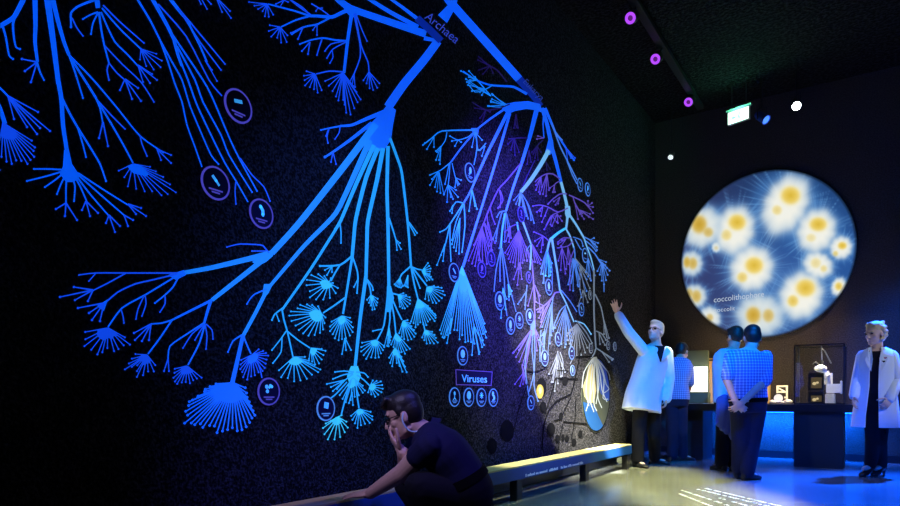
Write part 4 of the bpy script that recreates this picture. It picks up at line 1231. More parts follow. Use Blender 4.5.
def hand(g, wr, d, n, t, curl=.35, s=1.0, spread=.10, fcurl=None):
    d = d.normalized(); t = (t-d*t.dot(d)).normalized(); n = (n-d*n.dot(d)-t*n.dot(t)).normalized()
    g.ell(wr+d*.052*s, d*.058*s, t*.043*s, n*.017*s, 14, 8); g.cap(wr-d*.02*s, .026*s, wr+d*.03*s, .025*s)
    for i, (o, L) in enumerate(((.030, .074), (.010, .084), (-.011, .078), (-.031, .060))):
        p = wr+d*(.088-.006*abs(i-1.2))*s+t*o*s
        c = curl if fcurl is None else fcurl[i]; ang = 0
        base = (d+t*spread*(1.4-i)).normalized()
        for k, fr in enumerate((.45, .32, .23)):
            ang += c*(.55 if k == 0 else 1.0)
            q = p+(base*math.cos(ang)+n*math.sin(ang))*L*fr*s
            g.cap(p, (.0095-.0009*k)*s, q, (.0088-.0010*k)*s, 10); p = q
    p = wr+d*.026*s+t*.034*s
    for k, fr in enumerate((.042, .032, .026)):
        dd = (d*(.55+.18*k)+t*(.80-.22*k)+n*(.28+.10*k)).normalized(); q = p+dd*fr*s
        g.cap(p, (.0125-.0016*k)*s, q, (.0112-.0016*k)*s, 10); p = q
def head(g, c, f, u, s, neck):
    f = f.normalized(); u = (u-f*u.dot(f)).normalized(); r = f.cross(u)
    def at(a, b, d): return c+(r*a+f*b+u*d)*s
    g.ell(at(0, -.012, .026), r*.075*s, f*.098*s, u*.100*s, 22, 14)
    g.ell(at(0, .026, -.040), r*.060*s, f*.066*s, u*.082*s, 20, 12)
    g.ell(at(0, .066, -.098), r*.027*s, f*.024*s, u*.020*s, 12, 8)
    for k in (-1, 1):
        g.ell(at(k*.040, .052, -.022), r*.024*s, f*.026*s, u*.024*s, 12, 8)
        g.ell(at(k*.079, -.010, -.008), r*.009*s, f*.020*s, u*.032*s, 12, 8)
        g.cap(at(k*.05, -.01, -.075), .014*s, at(k*.018, .07, -.098), .014*s)
    g.cap(at(0, .086, .014), .010*s, at(0, .108, -.030), .013*s); g.ell(at(0, .094, -.034), r*.017*s, f*.012*s, u*.009*s, 10, 6)
    g.ell(at(0, .076, .034), r*.050*s, f*.016*s, u*.011*s, 14, 8)
    g.ell(at(0, .086, -.062), r*.024*s, f*.011*s, u*.006*s, 12, 6); g.ell(at(0, .084, -.073), r*.021*s, f*.011*s, u*.007*s, 12, 6)
    g.cap(neck, .060*s, at(0, -.022, -.055), .056*s, 18)
    return r, f, u, at
def eyes_brows(at, r, f, u, s, root, hm):
    for k in (-1, 1):
        g = G(); g.ell(at(k*.032, .078, .010), r*.014*s, f*.013*s, u*.009*s, 12, 8); g.build('eye', 'eye', root)
        g = G(); g.cap(at(k*.016, .091, .030), .005*s, at(k*.052, .077, .031), .004*s); g.build('eyebrow', hm, root)
def hair_short(at, r, f, u, s, root, hm, voxel=.007, fringe=0.0, side=1.0):
    g = G()
    g.ell(at(0, -.020, .062), r*.080*s, f*.100*s, u*.078*s, 22, 12)
    g.ell(at(0, -.045, .020), r*.079*s, f*.074*s, u*.098*s, 20, 12)
    g.ell(at(0, .052-.012*fringe, .100+fringe*.004), r*.058*s, f*.040*s, u*.030*s, 16, 8)
    for k in (-1, 1): g.ell(at(k*.069, .000, .032), r*.014*s, f*.030*s, u*.045*s*side, 12, 8)
    if fringe:
        for k in range(-3, 4): g.cap(at(k*.016, .055, .115), .018*s, at(k*.017, .084+.006*(k % 2), .086-.008*(k % 3)), .009*s)
    return g.build('hair', hm, root, voxel=voxel, smooth=2)
def glasses(at, root, s):
    g = G()
    for k in (-1, 1):
        c = [at(k*.034+.025*math.cos(i*math.pi/8), .098-.006*abs(math.cos(i*math.pi/8)), .006+.019*math.sin(i*math.pi/8)) for i in range(17)]
        g.tube(c, .0028*s, 6); g.tube([at(k*.059, .092, .012), at(k*.080, .0, .012), at(k*.080, -.018, -.004)], .0030*s, 6)
    g.tube([at(-.010, .101, .010), at(0, .104, .014), at(.010, .101, .010)], .0028*s, 6)
    g.build('glasses', 'frame_black', root)
def shoe(root, ank, toe, m='shoe_black', L=.27, sole=0.0, heel=0.0, z0=0.0):
    t = Vector((toe.x, toe.y, 0)).normalized(); l = Vector((-t.y, t.x, 0)); b = Vector((ank.x, ank.y, z0)); g = G(); rs = []; n = 16
    for x, w, h, zb in ((-.075, .020, .045, heel), (-.065, .034, .075, heel), (-.02, .038, .095, heel*.9), (.04, .040, .078, heel*.55), (.10, .046, .056, heel*.08), (.15, .044, .046, 0), (.185, .028, .034, 0), (.198, .010, .020, 0)):
        k = L/.27
        rs.append([b+t*x*k+l*w*math.cos(2*math.pi*j/n)+UP*(zb+max(.0, (h/2+h/2*math.sin(2*math.pi*j/n)))) for j in range(n)])
    g.rings(rs)
    if heel: g.cyl(b-t*.055+UP*heel*1.2, b-t*.060, .022, .010, 10)
    g.build('shoe', m, root)
def seg(a, b, t): return a.lerp(b, t)
def limb(g, js, rs, inf=0.0, upto=1.0):
    L = [(js[i+1]-js[i]).length for i in range(len(js)-1)]; tot = sum(L)*upto; acc = 0
    for i in range(len(js)-1):
        if acc >= tot: break
        k = min(1.0, (tot-acc)/L[i])
        g.cap(js[i], rs[i]+inf, js[i].lerp(js[i+1], k), rs[i]+(rs[i+1]-rs[i])*k+inf, 16); acc += L[i]
ARM_R = (.052, .043, .030); LEG_R = (.088, .060, .042)
def person(label, S, voxel=.008, group='visitors and guides'):
    base = S['base']; root = thing('person', base, label, 'person', None)
    lat = S['lat'].normalized(); sp = resample(S['spine'], 3); s = S.get('hs', 1.0)
    arms = S['arms']; legs = S['legs']
    g = G(); torso(g, sp, lat)
    for a in arms:
        limb(g, a['j'], S.get('arm_r', ARM_R)); 
        if 'hand' in a: h = a['hand']; hand(g, a['j'][2], h[0], h[1], h[2], h[3], S.get('hand_s', .98), h[4] if len(h) > 4 else .10)
    for l in legs:
        limb(g, l['j'], S.get('leg_r', LEG_R)); t = l['toe'].normalized(); g.cap(l['j'][2]-UP*.03, .035, l['j'][2]-UP*.045+t*.11, .028)
    r, f, u, at = head(g, S['head'], S['hf'], S['hu'], s, S['spine'][-1][0])
    g.build('body', S.get('skin', 'skin'), root, voxel=voxel, smooth=2)
    eyes_brows(at, r, f, u, s, root, S['hair'])
    return root, sp, lat, (at, r, f, u, s)
def garment(name, root, m, voxel, *fns, smooth=3):
    g = G()
    for fn in fns: fn(g)
    return g.build(name, m, root, voxel=voxel, smooth=smooth)
def foot(px, py): return FL(px, py)
def ank(px, py, up=.085): return FL(px, py)+UP*up
# ---------------------------------------------------------------- guide in a lab coat pointing up at the mural
Z = 8.1
S = dict(base=foot(649, 467), lat=V(.85, 0, .5), hs=1.06, hair='hair_grey', skin='skin_pale',
  spine=[(P(646, 404, Z), .165, .125), (P(648, 392, Z), .17, .125), (P(650, 378, Z), .165, .12), (P(653, 361, Z), .19, .13), (P(655, 350, Z), .165, .10), (P(656, 343.5, Z), .07, .065)],
  head=P(655.5, 331.5, 8.08), hf=V(-.62, .22, -.60), hu=V(.16, 1, .1),
  arms=[dict(j=[P(643.5, 350.5, 8.0), P(628.5, 332, 7.92), P(617, 312.5, 7.90)], hand=(V(-.30, 1, .02), V(-.35, .1, -.8), V(.8, .2, -.4), .06, .12)),
        dict(j=[P(667, 352, 8.2), P(669.5, 378, 8.18), P(667, 399, 8.05)], hand=(V(-.3, -1, -.1), V(-.7, 0, .5), V(-.3, 0, -.8), .7, .05))],
  legs=[dict(j=[P(641, 406, 8.05), P(638, 436, 8.05), ank(637.5, 467)], toe=V(.35, 0, -.8)), dict(j=[P(653, 406, 8.15), P(654, 435, 8.18), ank(655, 464)], toe=V(.75, 0, -.5))])
root, sp, lat, hd = person('grey-haired guide in a long lab coat, arm raised to point at the mural', S, .0065)
def coat_rings(g, rows, lat, n=26, inf=0):
    torso(g, resample([(P(x, y, z), w, d) for x, y, z, w, d in rows], 3), lat, inf, n)
A, B = S['arms']
garment('lab_coat', root, 'coat_white', .009,
  lambda g: coat_rings(g, [(641.5, 411, 8.05, .27, .19), (643, 398, 8.07, .255, .18), (647, 380, 8.1, .222, .16), (652, 362, 8.1, .215, .155), (655, 351, 8.1, .185, .12), (656, 346.5, 8.1, .10, .085)], lat),
  lambda g: limb(g, A['j'], (.075, .068, .056), 0, .93), lambda g: limb(g, B['j'], (.075, .066, .056), 0, 1.0))
garment('trousers', root, 'trouser_black', .010, lambda g: torso(g, [(S['spine'][0][0]-UP*.04, .16, .13), (S['spine'][1][0], .175, .135)], lat),
  lambda g: [limb(g, l['j'], (.10, .080, .078), 0) for l in S['legs']])
for l in S['legs']: shoe(root, l['j'][2], l['toe'])
fw = V(.5, 0, -.86)
def chest_pt(px, py, out): return P(px, py, 8.1-out*1.02)
g = G(); g.add([chest_pt(653.5, 346.5, .10), chest_pt(664.5, 346.5, .12), chest_pt(661.5, 361, .178), chest_pt(659.8, 361, .178)], [(0, 1, 2, 3)])
for p, q in (((652.5, 345), (660.2, 363)), ((666, 345.5), (661.5, 363))):
    g.cap(chest_pt(*p, .105), .022, chest_pt(*q, .175), .014)
lap = G()
for p, q, w in (((652, 345.5), (660, 364), 5.2), ((666.5, 346), (661.8, 364), 4.6)):
    sgn = -1 if p[0] < 658 else 1
    lap.add([chest_pt(*p, .115), chest_pt(p[0]+sgn*w, p[1]+6, .150), chest_pt(q[0]+sgn*1.5, q[1]-4, .178), chest_pt(*q, .186)], [(0, 1, 2, 3)])
lap.build('lapel', 'coat_white', root, shade=False)
g = G(); g.add([chest_pt(654.5, 345.5, .112), chest_pt(665, 346, .118), chest_pt(661.2, 362, .186), chest_pt(660.2, 362, .186)], [(0, 1, 2, 3)]); g.build('dark_shirt', 'top_black', root, shade=False)
hair_short(*hd, root, 'hair_grey', .008, .0); glasses(hd[0], root, hd[4])
# ---------------------------------------------------------------- visitor bending to the light box
S = dict(base=foot(678.5, 461), lat=V(.85, 0, -.5), hs=1.0, hair='hair_dark',
  spine=[(P(676, 406, 8.70), .145, .115), (P(676, 396, 8.70), .165, .12), (P(676, 384, 8.72), .145, .115), (P(677.5, 371, 8.75), .18, .125), (P(679.5, 363, 8.80), .15, .10), (P(680.5, 358.5, 8.83), .065, .06)],
  head=P(682, 352.5, 8.90), hf=V(.62, -.35, .6), hu=V(.25, 1, .3),
  arms=[dict(j=[P(688.5, 367, 8.75), P(690, 382, 8.80), P(688.5, 391, 9.00)], hand=(V(.1, -.1, 1), V(0, -1, 0), V(-.8, 0, 0), .4)),
        dict(j=[P(668.5, 367, 8.75), P(667.5, 382, 8.80), P(674.5, 390, 9.00)], hand=(V(.4, -.1, 1), V(0, -1, 0), V(.8, 0, 0), .4))],
  legs=[dict(j=[P(672, 408, 8.70), P(672.5, 433, 8.72), ank(672.5, 461.5)], toe=V(.7, 0, .5)), dict(j=[P(680.5, 408, 8.70), P(681.5, 433, 8.72), ank(682.5, 461)], toe=V(.85, 0, .2))])
root, sp, lat, hd = person('dark-haired man in a blue checked shirt leaning towards the light box', S)
garment('shirt', root, 'shirt_check_fine', .010, lambda g: torso(g, sp[2:-2], lat, .016), lambda g: [limb(g, a['j'], (.068, .062, .05), 0, .52) for a in S['arms']])
garment('trousers', root, 'trouser_navy', .010, lambda g: torso(g, sp[:6], lat, .012), lambda g: [limb(g, l['j'], (.098, .078, .072)) for l in S['legs']])
for l in S['legs']: shoe(root, l['j'][2], l['toe'])
hair_short(*hd, root, 'hair_dark', .008)
# ---------------------------------------------------------------- visitor in a plain blue shirt
Z = 7.9
S = dict(base=foot(727, 470), lat=V(.95, 0, .25), hs=1.04, hair='hair_brown',
  spine=[(P(729, 408, Z), .16, .12), (P(728.5, 398, Z), .17, .125), (P(728, 384, Z), .165, .125), (P(729.5, 366, Z), .20, .13), (P(732, 354, Z), .165, .10), (P(733.5, 348.5, Z), .065, .062)],
  head=P(734.5, 337.5, Z+.02), hf=V(-.25, -.12, .95), hu=V(.05, 1, .1),
  arms=[dict(j=[P(719, 357, Z), P(717.2, 381, Z+.05), P(717.5, 399, Z+.12)], hand=(V(.3, -.6, .6), V(.6, 0, .3), V(0, .3, .8), .7)),
        dict(j=[P(745, 356, Z+.05), P(746, 380, Z+.15), P(740, 397, Z+.3)], hand=(V(-.4, -.3, .8), V(-.6, 0, .3), V(0, .8, .3), .6))],
  legs=[dict(j=[P(725, 409, Z), P(722.5, 437, Z), ank(721.5, 470.5)], toe=V(-.25, 0, .9)), dict(j=[P(734, 409, Z), P(733, 437, Z), ank(733, 470)], toe=V(.3, 0, .9))])
root, sp, lat, hd = person('man in a plain light blue shirt, back turned, beside the checked-shirt man', S)
garment('shirt', root, 'shirt_blue', .010, lambda g: torso(g, sp[2:-2], lat, .018), lambda g: [limb(g, a['j'], (.070, .060, .046), 0, .97) for a in S['arms']])
garment('trousers', root, 'trouser_black', .010, lambda g: torso(g, sp[:6], lat, .012), lambda g: [limb(g, l['j'], (.102, .082, .076)) for l in S['legs']])
for l in S['legs']: shoe(root, l['j'][2], l['toe'])
hair_short(*hd, root, 'hair_brown', .008)
jk = thing('jacket', P(725, 418, Z-.2), 'folded dark blue jacket held over the arm of the blue-shirted man', 'jacket')
g = G(); random.seed(4)
for px, y0, y1, r0, r1, dz in ((718.5, 400, 424, .05, .035, -.24), (722.5, 399, 428, .06, .04, -.27), (727, 401, 431, .055, .045, -.28), (731, 404, 436, .05, .03, -.27)):
    g.cap(P(px+2, y0, Z+dz+.04), r0, P(px, y1, Z+dz), r1, 12)
g.build('body_fabric', 'jacket_navy', jk, voxel=.010, smooth=2)
g = G(); g.tube([P(731.5, 409, Z-.34), P(732.5, 424, Z-.33), P(732, 438, Z-.31)], .026, 10); g.build('sleeve', 'jacket_navy', jk)
# ---------------------------------------------------------------- visitor with hands clasped behind his back
Z = 6.92
S = dict(base=foot(744, 480), lat=V(1, 0, .05), hs=1.05, hair='hair_dark',
  spine=[(P(748, 412, Z), .165, .13), (P(748, 402, Z), .178, .135), (P(747.5, 388, Z), .175, .13), (P(748, 366, Z), .205, .135), (P(749.5, 354, Z), .17, .105), (P(750.5, 348.5, Z), .066, .064)],
  head=P(752, 338, Z+.03), hf=V(.12, -.14, 1), hu=V(0, 1, .12),
  arms=[dict(j=[P(766, 356, Z), P(765.5, 380, Z-.10), P(742, 402.5, Z-.26)], hand=(V(-.7, -.6, 0), V(0, .2, 1), V(-.5, .7, -.2), .5)),
        dict(j=[P(730.5, 356, Z), P(727, 381, Z-.10), P(736, 403, Z-.25)], hand=(V(.7, -.6, -.05), V(0, .2, 1), V(.5, .7, -.2), .5))],
  legs=[dict(j=[P(741, 410, Z), P(740, 442, Z-.02), ank(738.5, 478)], toe=V(.6, 0, .6)), dict(j=[P(755.5, 410, Z), P(752, 442, Z), ank(747.5, 480)], toe=V(.8, 0, .35))])
root, sp, lat, hd = person('man in a checked short-sleeved shirt seen from behind, hands clasped at his back', S, .0065)
garment('shirt', root, 'shirt_check', .009, lambda g: torso(g, sp[3:-2], lat, .020), lambda g: [limb(g, a['j'], (.068, .068, .062), 0, .44) for a in S['arms']])
garment('trousers', root, 'trouser_navy', .010, lambda g: torso(g, sp[:6], lat, .014), lambda g: [limb(g, l['j'], (.112, .086, .074)) for l in S['legs']])
g = G(); torso(g, sp[3:5], lat, .022); g.build('belt', 'belt', root)
for l in S['legs']: shoe(root, l['j'][2], l['toe'])
hair_short(*hd, root, 'hair_dark', .008)
# ---------------------------------------------------------------- guide in an open lab coat by the counter
Z = 7.08
lat = V(.8, 0, -.6); fw = V(-.6, 0, -.8)
S = dict(base=foot(876, 477), lat=lat, hs=1.0, hair='hair_blond', skin='skin_pale', leg_r=(.08, .052, .038),
  spine=[(P(877, 412, Z), .155, .115), (P(877, 402, Z), .165, .12), (P(876.5, 386, Z), .14, .105), (P(877, 368, Z), .155, .12), (P(877, 354, Z), .14, .09), (P(877, 348.5, Z), .055, .055)],
  head=P(874.5, 334, Z-.01), hf=V(-.92, -.14, -.30), hu=V(-.03, 1, 0),
  arms=[dict(j=[P(863, 356, Z+.08), P(857.5, 379, Z+.10), P(854, 396, Z+.02)], hand=(V(-.2, -1, -.2), V(.7, 0, .3), V(-.4, 0, -.8), .5)),
        dict(j=[P(891.5, 356, Z-.08), P(897, 381, Z-.12), P(890, 399, Z-.20)], hand=(V(-.6, -.7, -.2), V(-.2, 0, .9), V(-.6, .6, 0), .8))],
  legs=[dict(j=[P(873, 410, Z), P(872.5, 441, Z), ank(870.5, 476, .13)], toe=V(-.7, 0, -.3)), dict(j=[P(881, 410, Z), P(880, 441, Z), ank(881, 475.5, .13)], toe=V(-.75, 0, -.4))])
root, sp, lat, hd = person('blond woman in an open white lab coat over black clothes, at the counter end', S, .0065)
garment('black_top', root, 'top_black', .010, lambda g: torso(g, sp[2:-2], lat, .008))
garment('trousers', root, 'trouser_black', .010, lambda g: torso(g, sp[:6], lat, .010), lambda g: [limb(g, l['j'], (.095, .070, .064)) for l in S['legs']])
def open_coat(g, rows, lat, gap_dir, n=30, th=.012):
    rs = []
    for x, y, hw, hd_, gap, shift in rows:
        c = P(x, y, Z); f = UP.cross(lat).normalized()
        if f.dot(fw) < 0: f = -f
        a0 = math.pi/2+shift
        o = []; i_ = []
        for k in range(n+1):
            a = a0+gap+(2*math.pi-2*gap)*k/n
            e = lat*math.cos(a)*hw+f*math.sin(a)*hd_; o.append(c+e); i_.append(c+e*(1-th/max(hw, hd_)))
        rs.append(o+i_[::-1])
    g.rings(rs)
g = G()
open_coat(g, [(877, 347.5, .085, .08, .55, .1), (877, 351, .155, .105, .42, .1), (877, 357, .182, .13, .30, .1), (877, 368, .185, .15, .24, .1), (876.5, 386, .180, .15, .24, .1), (876, 402, .205, .17, .26, .1), (875.5, 416, .225, .185, .28, .1), (875.5, 427, .235, .19, .28, .1)], lat, fw)
for a in S['arms']: limb(g, a['j'], (.068, .060, .052), 0, .99)
g.build('lab_coat', 'coat_white', root)
g = G()
for sx in (-1, 1):
    c0 = P(877, 348, Z)+lat*sx*.045+fw*.075; c1 = P(877, 360, Z)+lat*sx*.105+fw*.128; c2 = P(877, 372, Z)+lat*sx*.045+fw*.158; c3 = P(877, 360, Z)+lat*sx*.030+fw*.140
    g.add([c0, c1, c2, c3], [(0, 1, 2, 3)])
g.build('lapel', 'coat_white', root, shade=False)
g = G(); g.obox(P(884, 359, Z)+fw*.165, lat*.035, fw*.004, UP*.012); g.build('badge', 'badge', root)
g = G(); g.obox(P(883, 362.5, Z)+fw*.168, lat*.028, fw*.004, UP*.012); g.build('pocket_pen', 'top_black', root)
for l in S['legs']: shoe(root, l['j'][2], l['toe'], heel=.055, L=.24)
at, r, f, u, s = hd
g = G(); random.seed(8)
g.ell(at(0, -.025, .065), r*.086*s, f*.100*s, u*.078*s, 20, 12); g.ell(at(0, -.06, .0), r*.088*s, f*.075*s, u*.105*s, 18, 12)
for k in range(70):
    a = random.uniform(0, 2*math.pi); h = random.uniform(-.11, .10); q = math.sqrt(max(0, 1-(h/.16)**2))
    b = -.03+.095*math.sin(a)*q
    if b > -.005 and h < .07: continue
    g.ell(at(.088*math.cos(a)*q, b, h+.02), r*.023*s, f*.023*s, u*.023*s, 10, 6)
g.build('hair', 'hair_blond', root, voxel=.008, smooth=1)
# ---------------------------------------------------------------- man crouching by the ledge
lat = V(-.16, 0, -1)                                          # his left side faces the camera
S = dict(base=foot(447, 561), lat=lat, hs=1.0, hair='hair_dark', skin='skin', hand_s=1.05, arm_r=(.060, .050, .034), leg_r=(.085, .060, .045),
  spine=[(P(470, 505, 3.46), .14, .10), (P(468, 490, 3.46), .165, .118), (P(457, 468, 3.46), .155, .108), (P(444, 451, 3.46), .180, .108), (P(431, 439, 3.48), .160, .085), (P(423.5, 431, 3.50), .070, .062)],
  head=P(403.5, 416, 3.48), hf=V(-.90, -.34, .02), hu=V(-.34, .92, .03),
  arms=[dict(j=[P(429, 446, 3.29), P(402, 473, 3.42), P(370, 493.5, 3.62)], hand=(V(-.95, -.13, .35), V(0, -1, .1), V(.2, .15, 1), .08, .16)),
        dict(j=[P(421, 440, 3.68), P(408, 476, 3.64), P(403, 452.5, 3.43)], hand=(V(-.62, .74, .28), V(.72, .62, .1), V(.1, .25, -1), .36, .03))],
  legs=[dict(j=[P(463, 495, 3.40), P(420, 487, 3.30), ank(436, 562)], toe=V(-.95, 0, -.1)), dict(j=[P(463, 495, 3.58), P(408, 484, 3.74), ank(440, 549)], toe=V(-.95, 0, .15))])
root, sp, lat, hd = person('man in a navy polo and glasses crouching by the ledge, hand over his mouth', S, .0052)
at, r, f, u, s = hd
garment('polo_shirt', root, 'polo_navy', .008, lambda g: torso(g, sp[4:-1], lat, .018), lambda g: torso(g, sp[-3:], lat, .014), lambda g: limb(g, S['arms'][0]['j'], (.070, .068, .06), 0, .17), lambda g: limb(g, S['arms'][1]['j'], (.078, .07, .06), 0, .24))
nb = S['spine'][-1][0]
g = G(); dn = (S['head']-nb).normalized(); a_ = dn.orthogonal().normalized(); b_ = dn.cross(a_)
g.rings([[nb-dn*.035+(a_*math.cos(i*.2618)+b_*math.sin(i*.2618))*q for i in range(24)] if k == 0 else [nb+dn*.010+(a_*math.cos(i*.2618)+b_*math.sin(i*.2618))*q for i in range(24)] for k, q in ((0, .112), (1, .088))], cap=False)
g.build('collar', 'polo_navy', root)
garment('trousers', root, 'trouser_black', .009, lambda g: torso(g, sp[:6], lat, .020), lambda g: [limb(g, l['j'], (.105, .085, .072)) for l in S['legs']])
g = G(); torso(g, sp[4:6], lat, .026); g.build('belt', 'belt', root)
for l in S['legs']: shoe(root, l['j'][2], l['toe'], L=.29)
hair_short(at, r, f, u, s, root, 'hair_dark', .006, fringe=1.0, side=.8); glasses(at, root, s)
g = G(); c = [at(-.084, -.012, .012), at(-.090, .004, -.02), at(-.088, .002, -.060), at(-.080, -.016, -.092), at(-.068, -.045, -.104), at(-.050, -.080, -.098)]
cc = []
for i in range(len(c)-1):
    for k in range(4):
        t = k/4; p0 = c[max(i-1, 0)]; p1 = c[i]; p2 = c[i+1]; p3 = c[min(i+2, len(c)-1)]
        cc.append(p1*(2*t**3-3*t**2+1)+(p2-p0)*.5*(t**3-2*t**2+t)+p2*(-2*t**3+3*t**2)+(p3-p1)*.5*(t**3-t**2))
g.tube(cc+[c[-1]], .0042, 8); g.build('earpiece_cord', 'cord_pale', root)
# ================================================================ projected white words, their light modelled as faintly glowing strokes
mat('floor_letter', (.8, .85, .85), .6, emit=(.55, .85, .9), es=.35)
ft = thing('floor_lettering', FL(730, 497), 'lines of small white lettering projected across the floor at the edge of the blue light', 'lettering')
random.seed(21)
for p0, p1 in (((706, 488.4), (779, 505.8)), ((698, 489.3), (768, 506.2)), ((682, 490.4), (730, 506)), ((717, 497.5), (756, 508)), ((680, 494), (716, 508))):
    a, b = FL(*p0), FL(*p1); d = (b-a).normalized(); q = Vector((-d.y, d.x, 0)); L = (b-a).length; x = 0; g = G(); w = 0
    while x < L:
        lw = random.uniform(.018, .034); h = random.choice((.026, .026, .036))
        if random.random() < .86:
            c = a+d*(x+lw/2)
            g.obox(c+UP*.0012, d*lw*.42, q*.005, UP*.0008); g.obox(c+UP*.0012-d*lw*.3, d*lw*.12, q*h*.5, UP*.0008)
        x += lw+.008+(0.03 if random.random() < .16 else 0)
    g.build('text_line', 'floor_letter', ft, shade=False)
# ================================================================ light
def spot(name, loc, target, energy, color, size=40, blend=.5, radius=.06):
    l = bpy.data.lights.new(name, 'SPOT'); l.energy = energy; l.color = color; l.spot_size = math.radians(size); l.spot_blend = blend; l.shadow_soft_size = radius
    o = bpy.data.objects.new(name, l); COL.objects.link(o); o.location = loc
    o.rotation_euler = (Vector(target)-Vector(loc)).to_track_quat('-Z', 'Y').to_euler(); return o
def beam_mask(o, left, right, bottom, top, soft):
    """framing shutters of a profile spotlight: the beam is cut to a rectangle given by world points"""
    bpy.context.view_layer.update()
    inv = o.matrix_world.inverted()
    def uv(p): q = inv @ Vector(p); return q.x/-q.z, q.y/-q.z
    lim = [uv(left)[0], uv(right)[0], uv(bottom)[1], uv(top)[1]]
    l = o.data; l.use_nodes = True; nt = l.node_tree; n = nt.nodes; L = nt.links.new; em = n['Emission']
    ge = n.new('ShaderNodeNewGeometry'); mw = o.matrix_world.to_3x3(); dots = {}
    for k, ax in (('X', mw.col[0]), ('Y', mw.col[1]), ('F', -mw.col[2])):
        dn = n.new('ShaderNodeVectorMath'); dn.operation = 'DOT_PRODUCT'; dn.inputs[1].default_value = ax; L(ge.outputs['Incoming'], dn.inputs[0]); dots[k] = dn.outputs['Value']
    prev = None
    for ax, a, b, s in (('X', lim[0], lim[1], soft), ('Y', lim[2], lim[3], soft)):
        d = n.new('ShaderNodeMath'); d.operation = 'DIVIDE'; L(dots[ax], d.inputs[0]); L(dots['F'], d.inputs[1])
        lo, hi = (a, b) if a < b else (b, a); slo, shi = (s[0], s[1]) if a < b else (s[1], s[0])
        if ax == 'Y': slo, shi = (s[2], s[3]) if a < b else (s[3], s[2])
        m1 = n.new('ShaderNodeMapRange'); m1.interpolation_type = 'SMOOTHSTEP'; L(d.outputs[0], m1.inputs[0]); m1.inputs[1].default_value = lo-slo; m1.inputs[2].default_value = lo+slo
        m2 = n.new('ShaderNodeMapRange'); m2.interpolation_type = 'SMOOTHSTEP'; L(d.outputs[0], m2.inputs[0]); m2.inputs[1].default_value = hi+shi; m2.inputs[2].default_value = hi-shi
        for m in (m1, m2):
            if prev is None: prev = m.outputs[0]
            else:
                k = n.new('ShaderNodeMath'); k.operation = 'MULTIPLY'; L(prev, k.inputs[0]); L(m.outputs[0], k.inputs[1]); prev = k.outputs[0]
    L(prev, em.inputs['Strength'])
def point(name, loc, energy, color, radius=.05):
    l = bpy.data.lights.new(name, 'POINT'); l.energy = energy; l.color = color; l.shadow_soft_size = radius
    o = bpy.data.objects.new(name, l); COL.objects.link(o); o.location = loc; return o
def wp(px, py): return W(px, py)
# violet-blue wash on the middle of the mural
spot('mural_wash', (.6, 4.4, 4.6), wp(516, 275), 6200, (.09, .07, 1.0), 38, 1.0, .15)
spot('mural_wash', (.4, 3.2, 4.4), wp(350, 320), 750, (.06, .17, 1.0), 38, 1.0, .15)
# white projector high and close to the wall: lower far end of the mural, the ledge and the globe
wpj = spot('wall_projector', (-.8, 3.2, 4.9), wp(568, 400), 32000, (1.0, 1.0, .86), 44, .1, .03)
beam_mask(wpj, wp(546, 400), wp(608, 400), wp(560, 452), wp(560, 330), (.13, .010, .012, .09))
for nm, yy, en, co_, x0, x1, y0, y1 in (('ledge_warm', 6.6, 3200, (1.0, .96, .60), -2.775, -2.55, 4.75, 7.9), ('ledge_warm', 3.0, 170, (1.0, .62, .15), -2.78, -2.66, 1.9, 3.45)):
    lw = spot(nm, (-2.66, yy, 5.0), (-2.66, yy, 0), en, co_, 50, .2, .02); lw.rotation_euler = (0, 0, 0)
    beam_mask(lw, (x0, yy, .3), (x1, yy, .3), (-2.66, y0, .3), (-2.66, y1, .3), (.002, .002, .03, .02))
spot('corner_fill', (-.5, 8.48, 5.1), (-3, 8.5, .42), 3200, (1.0, .97, .52), 11, 1.0, .03)  # added light for the wall beyond the projector's masked edge
# pale pool on the floor before the guide
fsp = spot('floor_spot', (-1.2, 5.6, 5.2), FL(668, 487), 5200, (1.0, .96, .46), 40, .3, .04)
beam_mask(fsp, FL(596, 480), FL(726, 480), FL(668, 520), FL(668, 466), (.05, .05, .03, .02))
spot('floor_fill', (-1.0, 4.0, 5.2), FL(560, 500), 600, (.45, .9, 1.0), 26, 1.0, .05)
# blue wash over the floor and the people at the counter
spot('blue_wash', (-.4, 3.8, 4.9), (-.95, 7.8, .9), 2300, (.006, .10, 1.0), 24, .8, .12)
spot('blue_floor', (.8, 10.2, 5.2), (.55, 7.5, 0), 20000, (.002, .080, 1.0), 41, .7, .1)
spot('blue_wall', (.5, 8.3, 4.9), (.3, 10.4, .2), 1500, (.004, .11, 1.0), 36, .8, .1)
spot('blue_key', (.2, 4.6, 4.8), (-2.0, 8.4, 1.2), 2600, (.0, .215, 1.0), 24, .6, .08)
spot('ledge_blue', (1.2, 4.5, 3.5), (-2.5, 5.6, .2), 700, (.01, .18, 1.0), 24, 1.0, .08)
spot('head_fill', (-1.2, 4.6, 5.0), P(654.5, 329, 8.08), 620, (1.0, .84, .55), 3.4, 1.0, .03)  # added warm light for the guide's head, without a lamp of its own
spot('hand_fill', (-1.2, 4.6, 5.0), P(613, 300, 7.9), 300, (1.0, .90, .70), 4.5, 1.0, .03)  # unseen light added for the raised hand
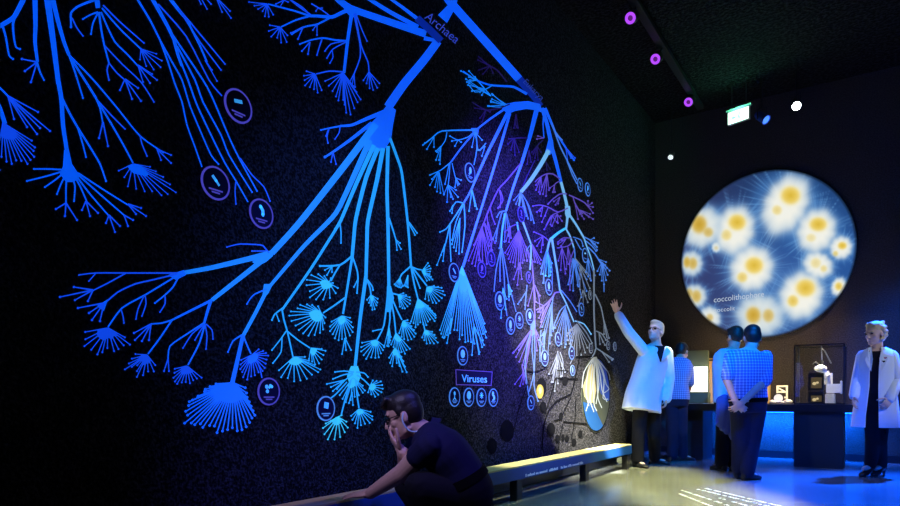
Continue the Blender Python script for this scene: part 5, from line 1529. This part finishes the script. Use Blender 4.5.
# warm counter lamps, with fill lights added for the exhibits
spot('counter_lamp', (-1.3, 8.9, 5.0), (-1.3, 10.3, 1.1), 420, (1.0, .62, .32), 40, .8, .05)
spot('case_lamp', (-.62, 9.45, 1.53), (-.60, 9.55, .8), 60, (1.0, .85, .6), 80, .8, .02)
point('panel_fill', (-1.75, 9.75, 1.25), 12, (1.0, .75, .4), .03)  # unseen fill added to brighten the ochre panel
spot('pale_side', (3.0, 6.5, 3.8), P(882, 370, 7.1), 330, (.85, .95, 1.0), 18, .8, .08)  # pale light added on the woman's coat from the side
point('model_fill', (-1.05, 9.35, 1.22), 16, (1.0, .82, .5), .03)  # unseen fill added to brighten the lens model
# under the counter
l = bpy.data.lights.new('strip_light', 'AREA'); l.energy = 150; l.color = (.003, .10, 1.0); l.shape = 'RECTANGLE'; l.size = 1.7; l.size_y = .06
o = bpy.data.objects.new('strip_light', l); COL.objects.link(o); o.location = (-1.13, 10.2, .655); o.rotation_euler = (math.radians(25), 0, 0)
# unseen lights added to brighten the crouching man
spot('rim_blue', (.6, 2.6, 4.6), P(410, 440, 3.45), 500, (.14, .10, 1.0), 26, .8, .1)
spot('wash_pale', (-1.9, .7, 2.7), P(398, 425, 3.45), 230, (.50, .45, 1.0), 22, .8, .1)
# exit sign and ceiling spot
point('exit_glow', ec+ey*-.06+UP*.02, 9, (.15, 1.0, .55), .06)
w = bpy.data.worlds.new('dark'); SC.world = w; w.use_nodes = True; w.node_tree.nodes['Background'].inputs['Color'].default_value = (.0, .0, .0, 1)
# ================================================================ camera and view
cam = bpy.data.cameras.new('camera'); co = bpy.data.objects.new('camera', cam); COL.objects.link(co)
co.location = CAM; co.rotation_euler = (math.pi/2, 0, TH); cam.sensor_width = 36; cam.lens = FPX/900*36; cam.shift_y = (HY-253)/900; cam.clip_start = .02
SC.camera = co
SC.view_settings.view_transform = 'Standard'; SC.view_settings.look = 'None'; SC.view_settings.exposure = 0; SC.view_settings.gamma = 1
try: SC.view_settings.use_curve_mapping = False
except Exception: pass
